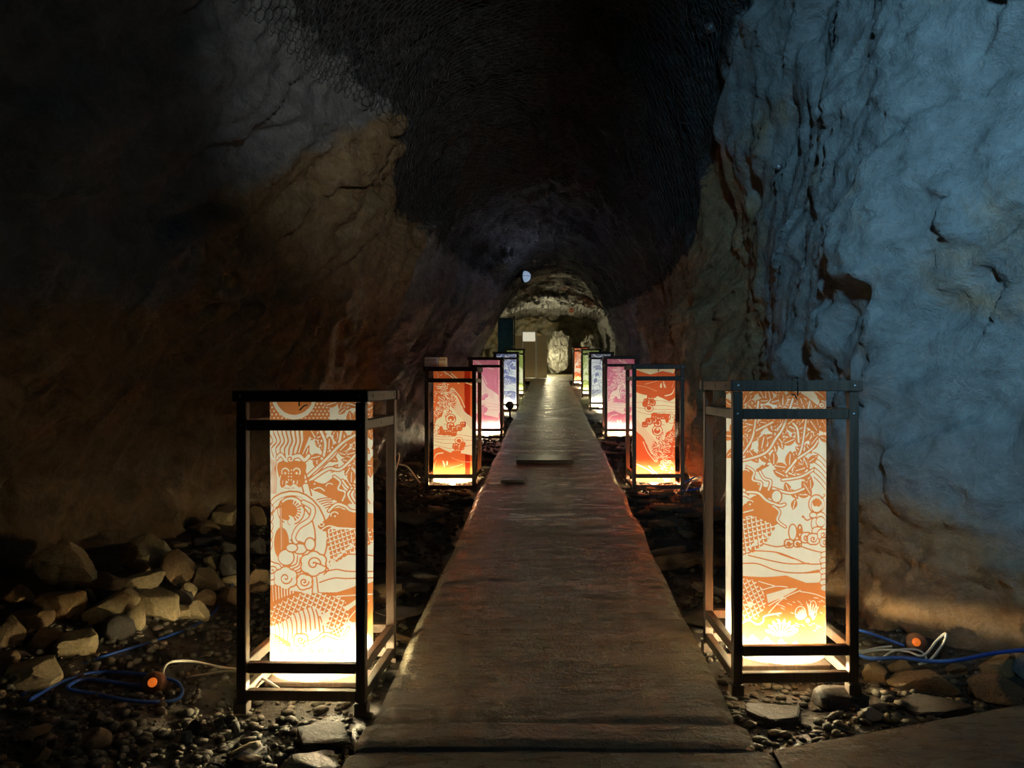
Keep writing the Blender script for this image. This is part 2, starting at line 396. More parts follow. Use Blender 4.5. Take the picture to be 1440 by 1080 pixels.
PL, PR, PZ = -.605, .628, .05
def slab(name, poly_fn, y0, y1, n_y, n_x, zt, seed):
    """poured slab: rough top grid with a rounded lip and sides going into the rubble"""
    ys = np.linspace(y0, y1, n_y) if not callable(n_y) else n_y(y0, y1)
    us = np.concatenate([[0, 0], np.linspace(0, 1, n_x), [1, 1]])
    Pn = np.zeros((len(ys) + 4, len(us), 3))
    yy = np.concatenate([[ys[0], ys[0]], ys, [ys[-1], ys[-1]]])
    for i, y in enumerate(yy):
        a, b = poly_fn(y); wob = .012
        a += wob * float(fbm(np.array([[y * 1.7, seed, 0.]]), 3, 7)[0]); b += wob * float(fbm(np.array([[y * 1.7, seed + 5, 0.]]), 3, 8)[0])
        Pn[i, :, 0] = a + (b - a) * us; Pn[i, :, 1] = y
    p = Pn.copy(); p[..., 0] *= 3.5; p[..., 1] *= 24
    z = zt + fbm(p, 3, seed) * .0026 + fbm(Pn * 1.1, 2, seed + 3) * .006 + fbm(Pn * 26, 2, seed + 6) * .0012
    e = np.minimum(us, 1 - us)[None, :] * 1.2; z = z - .012 * sst(.035, 0, e) 
    ye = np.minimum(yy - yy[0], yy[-1] - yy)[:, None]; z = z - .01 * sst(.03, 0, ye)
    z[:, 0] = -.16; z[:, -1] = -.16; z[0] = -.16; z[-1] = -.16
    Pn[..., 2] = z + SL * Pn[..., 1]
    o = obj(name, grid_mesh(name, Pn, M['concrete'])); return o
def walk_rows(a, b):
    r = [a]; 
    while r[-1] < b: r.append(r[-1] + max(.009, .0042 * r[-1]))
    r[-1] = b; return np.array(r)
def walk_edge(y):
    wv = .03 * math.exp(-((y - 16.5) / 1.2) ** 2)
    return PL - wv, PR + wv
wk = slab('walkway', walk_edge, 2.585, 24.5, walk_rows, 110, PZ, 1)
tag(wk, 'long wet concrete walkway with trowel ridges running between the lanterns', 'walkway', kind='structure')
st = slab('kerb_strip', lambda y: (PL - .005, PR + .03), 2.43, 2.582, 22, 110, PZ + .002, 2)
tag(st, 'narrow concrete end strip across the near end of the walkway', 'kerb', kind='structure')
def plat_edge(y): return PL - .02, 3.0
pf = slab('platform', lambda y: (PL - .02, .70), -2.5, 2.424, 160, 110, PZ - .004, 3)
tag(pf, 'concrete platform in front of the walkway at the bottom of the picture', 'platform', kind='structure')
# right wing of the platform, its far edge running diagonally to the wall
ys = np.linspace(0, 1, 90); us = np.linspace(0, 1, 110)
U, V = np.meshgrid(us, ys); Xw = .703 + U * 1.5; Yf = 2.405 + (Xw - .66) * .31; Yw = -2.5 + (Yf + 2.5) * V ** .6
W = np.stack([Xw, Yw, 0 * Xw], -1); p = W.copy(); p[..., 0] *= .8; p[..., 1] *= 9
W[..., 2] = PZ - .006 + fbm(p, 3, 4) * .0035 + fbm(W * 26, 2, 5) * .001
W = np.concatenate([W, W[-1:]], 0); W[-1, :, 2] = -.16; W[..., 2] += SL * W[..., 1]
tag(obj('platform_wing', grid_mesh('platform_wing', W, M['concrete'])), 'concrete slab wing reaching right from the platform to the blue-lit wall', 'platform', kind='structure')
# far chamber floor
gx, gy = np.meshgrid(np.linspace(-2.7, 2.0, 60), np.linspace(24.52, 30.9, 70)); q = np.stack([gx, gy, 0 * gx], -1)
q[..., 2] = PZ + .01 + fbm(q * 1.5, 3, 6) * .012 + SL * gy
tag(obj('chamber_floor', grid_mesh('chamber_floor', q, M['concrete'])), 'wet concrete floor of the lit chamber beyond the walkway', 'floor', kind='structure')
# dark plates lying on the walkway
def G_(px, py, z):
    Yd = (H - z) * F / (py - VY + SL * F); return Vector(((px - VX) / F * Yd, Yd, z + rise(Yd)))
for (x0, x1, y0, y1, lab) in ((726, 806, 650, 637, 'long black drain plate lying across the walkway near the pink lanterns'), (704, 738, 677, 669, 'small black scrap plate at the left edge of the walkway')):
    a = G_(x0, y0, PZ + .012); b = G_(x1, y1, PZ + .012); m = MB()
    xr = (x1 - VX) / F * a.y
    m.cbox((a.x, a.y, PZ - .005 + rise(a.y)), (xr, b.y, PZ + .016 + rise(a.y) * .5 + rise(b.y) * .5), .004)
    tag(m.build('drain_plate', M['tape']), lab, 'plate')

# ------------------------------------------------------------------ printed artwork on the shades (cut-paper style ink field)
R0, ZB, ZT = .195, .066, 1.146
class Art:
    def __init__(s, cx, cy, zoff, x0, y0, sc_):
        s.cx, s.cy, s.zo, s.x0, s.y0, s.k = cx, cy, zoff, x0, y0, sc_
        s.d = .0015; s.nu = int(math.pi * R0 / s.d); s.nv = int((ZT - ZB) / s.d)
        s.a = np.zeros((s.nv, s.nu)); s.over = np.zeros((s.nv, s.nu))
        s.th0 = math.atan2(-s.cx, s.cy)      # kept for reference: bearing of the viewer
        s.lw = .0026
    def m(s, pts):
        out = []
        for zx, zy in pts:
            px = s.x0 + zx / s.k; py = s.y0 + zy / s.k; dx = (px - VX) / F; dz = (VY - py) / F
            A = dx * dx + 1; B = -2 * (dx * s.cx + s.cy); Cc = s.cx ** 2 + s.cy ** 2 - R0 ** 2; disc = B * B - 4 * A * Cc
            if disc <= 0:
                t = -B / (2 * A)
            else: t = (-B - math.sqrt(disc)) / (2 * A)
            th = math.atan2(dx * t - s.cx, -(t - s.cy))        # 0 faces -Y, positive to +X
            # squash so everything visible stays inside the half sheet
            u = (th - s.off if hasattr(s, 'off') else th) * R0
            z = H + dz * t - s.zo
            out.append(((u + math.pi / 2 * R0) / s.d, (z - ZB) / s.d))
        return np.array(out)
    def bb(s, q, pad):
        x0 = max(0, int(q[:, 0].min() - pad)); x1 = min(s.nu, int(q[:, 0].max() + pad) + 2); y0 = max(0, int(q[:, 1].min() - pad)); y1 = min(s.nv, int(q[:, 1].max() + pad) + 2)
        if x1 <= x0 or y1 <= y0: return None
        return x0, x1, y0, y1
    def mask(s, q):
        b = s.bb(q, 1)
        if b is None: return None
        x0, x1, y0, y1 = b; X, Y = np.meshgrid(np.arange(x0, x1) + .5, np.arange(y0, y1) + .5); ins = np.zeros(X.shape, bool)
        n = len(q)
        for i in range(n):
            xa, ya = q[i]; xb, yb = q[(i + 1) % n]
            if ya == yb: continue
            c = ((ya > Y) != (yb > Y)) & (X < (xb - xa) * (Y - ya) / (yb - ya) + xa); ins ^= c
        return b, ins
    def fill(s, pts, v=1, smooth=False):
        if smooth: pts = crom(pts, 6, True)
        r = s.mask(s.m(pts))
        if r: (x0, x1, y0, y1), ins = r; s.a[y0:y1, x0:x1][ins] = v
        return s
    def ln(s, pts, w=10, v=1, smooth=True, closed=False):
        if smooth and len(pts) > 2: pts = crom(pts, 6, closed)
        elif closed: pts = list(pts) + [pts[0]]
        q = s.m(pts); hw = w / s.k * 2.62e-3 * s.sc / s.d / 2; b = s.bb(q, hw + 2)
        if b is None: return s
        x0, x1, y0, y1 = b; X, Y = np.meshgrid(np.arange(x0, x1) + .5, np.arange(y0, y1) + .5); D_ = np.full(X.shape, 1e9)
        n = len(q)
        for i in range(n if closed else n - 1):
            ax, ay = q[i]; bx, by = q[(i + 1) % n]; L2 = (bx - ax) ** 2 + (by - ay) ** 2 + 1e-9
            t = np.clip(((X - ax) * (bx - ax) + (Y - ay) * (by - ay)) / L2, 0, 1)
            D_ = np.minimum(D_, np.hypot(X - ax - t * (bx - ax), Y - ay - t * (by - ay)))
        cov = np.clip(hw - D_ + .5, 0, 1); A = s.a[y0:y1, x0:x1]; A[:] = A * (1 - cov) + v * cov
        return s
    sc = 1.0
    def ell(s, x, y, rx, ry, v=1, line=None, a0=0, a1=360):
        pts = [(x + rx * math.cos(math.radians(a)), y + ry * math.sin(math.radians(a))) for a in np.linspace(a0, a1, 28)]
        return s.ln(pts, line, v, False) if line else s.fill(pts, v)
    def band(s, pts, w=24, e=8):                    # paper ribbon with ink edges
        s.ln(pts, w + 2 * e, 1); s.ln(pts, w, 0); return s
    def spiral(s, x, y, r, w=9, turns=1.6, d=1):
        s.ln([(x + r * (1 - t) * math.cos(d * t * turns * 6.283), y + r * (1 - t) * math.sin(d * t * turns * 6.283)) for t in np.linspace(0, .92, 26)], w, 1); return s
    def cloud(s, x, y, r, n=6, d=1):
        pts = []
        for i in range(n * 6):
            a = i / (n * 6) * 6.283; rr = r * (1 + .16 * abs(math.sin(a * n / 2))) ; pts.append((x + rr * math.cos(a), y + rr * .92 * math.sin(a)))
        s.fill(pts, 0); s.ln(pts, 10, 1, False, True); s.spiral(x, y, r * .6, 10, 1.5, d); return s
    def leaf(s, x, y, l, ang, wd=.52, rib=True):
        c, n = math.cos(ang), math.sin(ang); pts = []
        for t in np.linspace(0, 1, 9): pts.append((t * l, math.sin(math.pi * t) * l * wd / 2))
        for t in np.linspace(1, 0, 9): pts.append((t * l, -math.sin(math.pi * t) * l * wd / 2))
        pts = [(x + c * a - n * b, y + n * a + c * b) for a, b in pts]
        s.ln(pts, 7, 0, False, True); s.fill(pts, 1)
        if rib: s.ln([(x + c * l * .2, y + n * l * .2), (x + c * l * .85, y + n * l * .85)], 7, 0)
        return s
    def leaves(s, poly, n, l, seed):
        r = random.Random(seed); xs = [p[0] for p in poly]; ys = [p[1] for p in poly]; k = 0
        def ins(x, y):
            c = False
            for i in range(len(poly)):
                (xa, ya), (xb, yb) = poly[i], poly[i - 1]
                if (ya > y) != (yb > y) and x < (xb - xa) * (y - ya) / (yb - ya) + xa: c = not c
            return c
        while k < n:
            x = r.uniform(min(xs), max(xs)); y = r.uniform(min(ys), max(ys))
            if ins(x, y): s.leaf(x, y, l * r.uniform(.8, 1.25), r.uniform(0, 6.283)); k += 1
        return s
    def scales(s, poly, st=34, ang=0., w=8, fillink=True):
        if fillink: s.fill(poly, 1)
        xs = [p[0] for p in poly]; ys = [p[1] for p in poly]; old = s.a.copy(); r = s.mask(s.m(poly)); ca, sa = math.cos(ang), math.sin(ang)
        cx, cy = (min(xs) + max(xs)) / 2, (min(ys) + max(ys)) / 2; Rr = max(max(xs) - min(xs), max(ys) - min(ys)) * .75; j = 0; y = -Rr
        while y < Rr:
            x = -Rr + (st / 2 if j % 2 else 0)
            while x < Rr:
                pt = [(x - st * .30, y - st * .12), (x, y + st * .22), (x + st * .30, y - st * .12)]
                g = [(cx + a * ca - b * sa, cy + a * sa + b * ca) for a, b in pt]
                if min(xs) - st < g[1][0] < max(xs) + st and min(ys) - st < g[1][1] < max(ys) + st: s.ln(g, w, 0, False)
                x += st
            y += st * .56; j += 1
        if r:
            (x0, x1, y0, y1), ins_ = r; keep = np.zeros(s.a.shape, bool); keep[y0:y1, x0:x1] = ins_; s.a = np.where(keep, s.a, old)
        return s
    def fan(s, x, y, r, a0, a1, n, w=9, v=0, r0=.15):
        for a in np.linspace(a0, a1, n):
            c, q = math.cos(math.radians(a)), math.sin(math.radians(a)); s.ln([(x + r * r0 * c, y + r * r0 * q), (x + r * c, y + r * q)], w, v)
        return s
    def done(s):
        a = s.a; a = (np.roll(a, 1, 0) + a * 2 + np.roll(a, -1, 0)) / 4; a = (np.roll(a, 1, 1) + a * 2 + np.roll(a, -1, 1)) / 4; s.a = a; return s
    def sample(s, th, z, attr='a'):                 # th in [-pi, pi), sheet repeats every half turn
        u = ((th + math.pi / 2) % math.pi) * R0 / s.d; v = (z - ZB) / s.d; F_ = getattr(s, attr)
        i = np.clip(np.floor(u).astype(int), 0, s.nu - 2); j = np.clip(np.floor(v).astype(int), 0, s.nv - 2); a = np.clip(u - i, 0, 1); b = np.clip(v - j, 0, 1)
        return (F_[j, i] * (1 - a) + F_[j, i + 1] * a) * (1 - b) + (F_[j + 1, i] * (1 - a) + F_[j + 1, i + 1] * a) * b

def art_dragons(cx, cy, zo):
    s = Art(cx, cy, zo, 360, 545, 4.912); s.off = math.atan2(-cx, cy)
    # moon and triangle field, leaves at the top
    s.fill([(0, 20), (860, 20), (860, 228), (0, 228)], 1)
    for j, y in enumerate(range(90, 240, 24)):
        for x in range(60 + (13 if j % 2 else 0), 520, 27): s.fill([(x - 9, y - 7), (x + 9, y - 7), (x, y + 9)], 0)
    s.ell(265, 60, 152, 160, 0); s.ell(265, 55, 130, 132, 1)
    s.fill([(510, 20), (860, 20), (860, 300), (510, 240)], 0)
    s.leaves([(520, 40), (850, 40), (850, 240), (520, 220)], 34, 95, 1)
    s.leaves([(370, 240), (840, 240), (840, 640), (690, 600), (520, 560), (400, 430)], 62, 100, 2)
    for b in ([(345, 650), (470, 525), (560, 430), (600, 240)], [(375, 640), (500, 560), (590, 560), (720, 430)], [(360, 610), (480, 500), (600, 380), (720, 310)], [(470, 470), (480, 380), (450, 300)]): s.band(b, 17, 8)
    # upper dragon: mane, horns, brow, face
    for i in range(9):
        x = 95 + i * 27; s.ln([(x, 480 - i * 3), (x - 18 + i * 4, 420), (x + 22, 370), (x - 4 + i * 3, 300), (x + 20, 240)], 13)
    s.fill([(345, 300), (385, 300), (322, 455), (300, 450)], 1)
    s.fill([(320, 470), (345, 420), (370, 390), (372, 470), (350, 510)], 1).ln([(345, 470), (360, 420)], 8, 0)
    s.fill([(160, 515), (335, 515), (338, 600), (318, 682), (190, 692), (168, 640)], 1, True)
    s.band([(145, 490), (175, 462), (212, 502), (250, 482), (300, 470), (335, 500), (365, 470)], 22, 8)
    s.ell(240, 492, 27, 27, 0); s.spiral(240, 492, 26, 9, 1.5)
    for x in (205, 282): s.ell(x, 582, 24, 26, 0, 9, 150 if x < 240 else 200, 350 if x < 240 else 400); s.ell(x, 590, 8, 8, 0)
    for x in (228, 246):
        for y in (570, 592, 614, 636): s.ell(x, y, 5, 6, 0)
    s.ln([(172, 610), (150, 740)], 12, 0); s.fill([(190, 690), (215, 668), (240, 680), (268, 664), (300, 690)], 0); s.ell(218, 652, 9, 6, 0); s.ell(262, 650, 9, 6, 0)
    for x_ in (190, 212, 262, 288): s.ln([(x_, 640), (x_ - 4, 668)], 6, 0)
    s.ln([(338, 570), (360, 650), (385, 745)], 11).ln([(318, 680), (330, 720)], 11)
    for i in range(7): s.ln([(92 + i * 9, 480 + i * 6), (110 + i * 5, 560), (90 + i * 9, 640), (104 + i * 6, 730)], 8)
    # goddess with lute inside rings
    s.ell(250, 1030, 246, 316, 0); s.ell(250, 1030, 246, 316, 1, 11); s.ell(240, 1040, 172, 250, 1, 10); s.ell(250, 1030, 215, 285, 1, 5, 180, 290)
    s.ell(245, 848, 92, 96, 1, 9); s.ell(240, 850, 74, 78, 1); s.fan(240, 850, 82, -70, 70, 9, 9, 0, .6)
    s.ell(232, 930, 34, 48, 0); s.ell(215, 900, 20, 16, 1); s.ln([(225, 905), (222, 935), (236, 948)], 6)
    s.band([(328, 790), (392, 830), (378, 905), (295, 965), (262, 1040), (300, 1095)], 24, 8)
    s.ell(178, 1075, 52, 112, 1); s.ln([(176, 790), (176, 1000)], 26).ln([(176, 800), (176, 1160)], 5, 0).ln([(188, 960), (188, 1160)], 4, 0); s.ln([(140, 830), (250, 800)], 14)
    s.ln([(300, 1060), (350, 1075), (405, 1060)], 9).ln([(240, 1050), (300, 1120), (330, 1160)], 9)
    for i in range(5): s.ln([(92, 790 + i * 62), (125 - i * 2, 830 + i * 62), (96, 880 + i * 62)], 10)
    # two dragons at the right
    for i in range(6): s.ln([(420 + i * 15, 775 + i * 14), (470 + i * 12, 762 + i * 14), (530, 760 + i * 16)], 8)
    s.fill([(378, 640), (470, 662), (545, 618), (600, 680), (650, 790), (615, 805), (520, 765), (440, 725), (385, 700)], 1, True)
    s.ln([(400, 700), (440, 690), (475, 712)], 9, 0); s.ell(510, 680, 24, 20, 0, 8, 180, 330); s.ell(405, 664, 8, 6, 0)
    s.band([(540, 612), (585, 650), (570, 700), (620, 722), (600, 780)], 13, 7).band([(600, 640), (640, 690), (690, 700), (720, 770)], 13, 7)
    for i in range(6): s.ln([(620 + i * 26, 640 + i * 8), (650 + i * 26, 690), (625 + i * 26, 740), (660 + i * 26, 800)], 12)
    s.fill([(432, 945), (492, 905), (525, 850), (575, 828), (640, 850), (860, 880), (860, 970), (600, 965), (530, 962), (480, 992), (440, 975)], 1, True)
    s.ell(455, 945, 16, 12, 0, 7); s.ell(545, 880, 26, 22, 0, 8, 160, 340); s.ell(548, 888, 7, 7, 0); s.ln([(450, 985), (500, 955), (560, 965)], 8, 0)
    s.band([(505, 850), (560, 805), (620, 820), (660, 850), (760, 860)], 15, 8)
    s.scales([(512, 975), (860, 960), (860, 1050), (700, 1120), (620, 1165), (500, 1240), (512, 1150), (490, 1050)], 40, .5, 9)
    for i in range(7): s.ell(505 + i * 26, 1222 - i * 22, 9, 11, 0)
    # robe and clouds
    for x, y, rx, ry in ((305, 1112, 50, 36), (210, 1172, 56, 56), (250, 1105, 40, 30), (375, 1080, 36, 44)): s.ell(x, y, rx, ry, 0); s.ell(x, y, rx, ry, 1, 10)
    for i in range(5): s.ln([(232 + i * 24, 1235 + i * 14), (280 + i * 18, 1215 + i * 12), (290 + i * 18, 1160 + i * 18)], 9)
    s.cloud(110, 1265, 62, 5, -1); s.cloud(335, 1340, 54, 5); s.cloud(205, 1315, 76, 6); s.cloud(400, 1215, 82, 6, -1)
    # shore lines and hill
    for b in ([(480, 1270), (560, 1255), (640, 1268), (860, 1268)], [(440, 1345), (540, 1315), (640, 1318), (860, 1310)], [(560, 1195), (640, 1150), (860, 1165)], [(420, 1210), (500, 1250), (470, 1290)]): s.ln(b, 9)
    s.ln([(420, 1310), (432, 1420)], 9).ln([(395, 1330), (390, 1420)], 9)
    s.fill([(430, 1412), (560, 1412), (700, 1365), (860, 1330), (860, 1760), (440, 1480)], 1)
    # coiling scaled body, belly ribs, tail
    s.fill([(40, 1370), (130, 1360), (250, 1400), (330, 1412), (200, 1470), (40, 1540)], 1)
    for i in range(9): s.ln([(92 + i * 21, 1360 + i * 6), (98 + i * 20, 1480 - i * 8)], 11, 0)
    s.scales([(40, 1545), (200, 1462), (320, 1418), (440, 1415), (600, 1450), (645, 1520), (640, 1610), (560, 1680), (490, 1660), (450, 1550), (400, 1505), (300, 1545), (180, 1625), (40, 1660)], 44, -.35, 10)
    s.fill([(60, 1655), (180, 1628), (300, 1548), (400, 1508), (450, 1552), (480, 1650), (420, 1700), (260, 1730), (90, 1700)], 0)
    for i in range(13):
        x = 95 + i * 29; yt = np.interp(x, [95, 180, 300, 400, 480], [1655, 1628, 1548, 1508, 1640]); s.ln([(x, yt), (x + 8 + i, yt + 60), (x - 4 + i * 3, yt + 150)], 9)
    s.fill([(455, 1570), (520, 1530), (500, 1620), (460, 1640)], 0); s.fill([(600, 1520), (720, 1440), (720, 1475), (630, 1540)], 0)
    s.ln([(560, 1440), (700, 1432), (860, 1420)], 9, 0).ln([(640, 1600), (700, 1530), (780, 1470)], 9, 0).ln([(560, 1720), (640, 1640), (720, 1620)], 12, 0)
    s.scales([(480, 1700), (560, 1640), (610, 1660), (560, 1740)], 30, .3, 7)
    # bottom surf
    s.cloud(312, 1742, 46, 4); s.band([(340, 1770), (420, 1740), (480, 1700), (590, 1730), (640, 1660)], 16, 7)
    for i in range(6): s.ln([(90, 1700 + i * 18), (140 + i * 14, 1712 + i * 14), (240, 1765 + i * 9)], 8)
    for i in range(8): s.leaf(160 + i * 70, 1850, 70, -1.2 - .1 * (i % 3), .45)
    s.fill([(245, 2010), (520, 2000), (480, 2080), (235, 2075)], 1); s.fan(370, 2090, 90, 190, 350, 9, 8)
    s.ell(140, 2030, 76, 60, 1); s.fan(130, 2070, 90, 210, 330, 6, 8); s.ell(640, 2040, 70, 50, 1, 9)
    return s.done()

def art_garden(cx, cy, zo):
    s = Art(cx, cy, zo, 1020, 540, 4.912); s.off = math.atan2(-cx, cy)
    pol = [(20, 20), (640, 20), (655, 350), (625, 620), (520, 790), (430, 820), (350, 690), (290, 560), (20, 500)]
    s.leaves([(20, 20), (640, 20), (655, 330), (500, 420), (20, 480)], 100, 105, 3); s.leaves(pol, 95, 105, 4)
    for b in ([(60, 560), (180, 390), (212, 240), (230, 120)], [(60, 540), (270, 480), (350, 375), (405, 290), (470, 100)], [(420, 610), (520, 470), (560, 250), (590, 100)], [(505, 512), (600, 445), (640, 390)], [(395, 660), (520, 640), (610, 590)], [(330, 720), (450, 752), (545, 722)], [(510, 400), (500, 310), (470, 270)], [(215, 320), (330, 262)]): s.band(b, 14, 8)
    s.fill([(500, 40), (640, 150), (650, 120), (600, 30)], 0).ln([(500, 60), (640, 150)], 8)
    for i in range(4): s.ln([(672 + i * 16, 40), (690 + i * 10, 180), (680 + i * 14, 330), (712 + i * 8, 480)], 9)
    s.ell(665, 145, 22, 22, 0); s.ell(665, 145, 20, 20, 1, 8); s.ell(665, 145, 6, 6)
    for i in range(6): s.ln([(612, 470 + i * 34), (665, 500 + i * 38), (725, 580 + i * 40)], 8)
    # two dragon heads with manes, scaled neck
    for i in range(4): s.ln([(95, 700 + i * 28), (130, 690 + i * 28), (165, 730 + i * 20)], 8)
    s.fill([(100, 620), (150, 575), (195, 600), (225, 690), (310, 722), (340, 790), (220, 765), (150, 725), (100, 690)], 1, True)
    s.ell(140, 610, 26, 20, 0, 8, 190, 340); s.band([(150, 570), (200, 605), (190, 660), (250, 680), (240, 730)], 13, 7).band([(240, 600), (270, 650), (315, 670), (300, 730)], 13, 7)
    s.ln([(260, 560), (220, 600), (300, 560)], 11).ln([(300, 500), (280, 560), (220, 590)], 11)
    s.fill([(105, 870), (160, 800), (225, 768), (295, 810), (360, 860), (372, 935), (330, 975), (200, 910), (110, 920)], 1, True)
    s.ell(170, 822, 26, 20, 0, 8, 170, 340); s.ell(172, 830, 7, 7, 0); s.ln([(110, 890), (150, 880), (195, 868)], 9, 0)
    s.band([(150, 745), (230, 752), (290, 805), (375, 838), (410, 830)], 15, 8).band([(330, 840), (375, 880), (360, 940), (415, 985)], 12, 7)
    s.ell(355, 775, 34, 42, 0); s.ell(355, 775, 36, 44, 1, 9)
    s.scales([(95, 925), (200, 912), (335, 965), (345, 995), (290, 1090), (200, 1160), (95, 1190)], 42, .6, 10)
    for i in range(8): s.ell(128 + i * 22, 1160 - i * 17, 9, 11, 0)
    # child on a cloud with a drum
    s.ell(632, 828, 56, 66, 0); s.ell(632, 828, 54, 64, 1, 10); s.ell(634, 840, 38, 46, 1, 7); s.ell(636, 820, 30, 30, 1); s.ell(632, 858, 20, 16, 0)
    s.ln([(665, 790), (690, 770), (680, 760)], 9).ln([(660, 880), (690, 900), (700, 950)], 9)
    for x, y, rx, ry in ((622, 965, 26, 44), (660, 950, 30, 36), (610, 905, 26, 20), (640, 1015, 40, 30)): s.ell(x, y, rx, ry, 0); s.ell(x, y, rx, ry, 1, 9)
    s.ln([(600, 925), (565, 940), (537, 912)], 10); s.ell(536, 914, 8, 8)
    s.ell(470, 1022, 30, 58, 0); s.ell(466, 1022, 28, 56, 1, 9); s.ell(515, 1020, 22, 56, 1); s.ell(515, 990, 7, 10, 0).ell(517, 1040, 7, 10, 0)
    for x, y, r in ((560, 1060, 38), (610, 1070, 40), (680, 1040, 40), (690, 1090, 34), (440, 1100, 30), (500, 1100, 26)): s.cloud(x, y, r, 4)
    # shore lines
    for b in ([(260, 1100), (350, 1122), (420, 1112)], [(170, 1150), (350, 1160), (480, 1205), (580, 1242), (740, 1236)], [(100, 1240), (220, 1240), (340, 1282), (460, 1302), (640, 1298), (740, 1262)], [(500, 1112), (620, 1152), (740, 1172)], [(160, 1182), (330, 1222), (450, 1240), (580, 1238)]): s.ln(b, 9)
    for b in ([(340, 1162), (480, 1212), (440, 1186)], [(540, 1300), (640, 1280), (680, 1296)]): s.fill(b, 1)
    # hill with scaled tail, wedge of light, butterfly, lotus
    s.fill([(60, 1315), (280, 1332), (420, 1320), (560, 1372), (800, 1360), (800, 1990), (60, 1990)], 1)
    s.scales([(60, 1330), (200, 1350), (262, 1420), (284, 1530), (222, 1622), (60, 1650)], 42, .3, 10, False)
    s.fill([(285, 1452), (420, 1412), (502, 1405), (480, 1424), (296, 1512)], 0); s.fill([(140, 1530), (190, 1500), (185, 1545)], 0)
    for b in ([(230, 1362), (340, 1392)], [(262, 1420), (350, 1396), (430, 1400)], [(300, 1580), (400, 1480), (520, 1424)], [(520, 1432), (620, 1450), (720, 1490)], [(300, 1530), (400, 1470)]): s.ln(b, 7, 0)
    r = random.Random(5)
    for i in range(46):
        x = r.uniform(350, 720); y = r.uniform(1460, 1700); s.ln([(x, y), (x + r.uniform(16, 34), y + r.uniform(4, 16))], 6, 0)
    s.fill([(470, 1540), (640, 1480), (650, 1630), (560, 1660), (480, 1620)], 1)
    s.ell(520, 1580, 36, 46, 0, 7); s.fan(566, 1625, 80, 195, 255, 6, 11, 0, .3); s.ell(606, 1555, 26, 60, 0, 7); s.fan(585, 1620, 100, 262, 305, 5, 12, 0, .3); s.ell(568, 1632, 16, 18, 0); s.ell(606, 1612, 12, 16, 0); s.ln([(560, 1500), (575, 1560)], 6, 0)
    s.ln([(100, 1660), (160, 1630), (220, 1660), (262, 1640), (275, 1602), (385, 1582)], 13, 0)
    for a in range(-70, 71, 20): s.leaf(390, 1740, 120, math.radians(a - 90), .3, False); s.ln([(390 + 112 * math.sin(math.radians(a)), 1740 - 112 * math.cos(math.radians(a))), (390 + 30 * math.sin(math.radians(a)), 1740 - 30 * math.cos(math.radians(a)))], 14, 0)
    for i in range(7): s.ell(690, 1180 + i * 38, 30 + 8 * (i % 2), 24, 0); s.ell(690, 1180 + i * 38, 30 + 8 * (i % 2), 24, 1, 8)
    pts = [(60, 1990), (60, 1700)] + [(120 + i * 33, 1740 + 26 * math.sin(i * 2.1) + i * 5) for i in range(19)] + [(800, 1990)]
    s.fill(pts, 0)
    for i in range(14): s.ln([(130 + i * 44, 1890), (140 + i * 44, 1780 + 20 * math.sin(i))], 5)
    for x in (310, 430, 560, 660): s.ell(x, 1970, 50, 44, 1, 12)
    s.fill([(350, 1930), (520, 1930), (500, 1990), (370, 1990)], 1); s.fan(435, 2000, 80, 200, 340, 7, 8)
    return s.done()

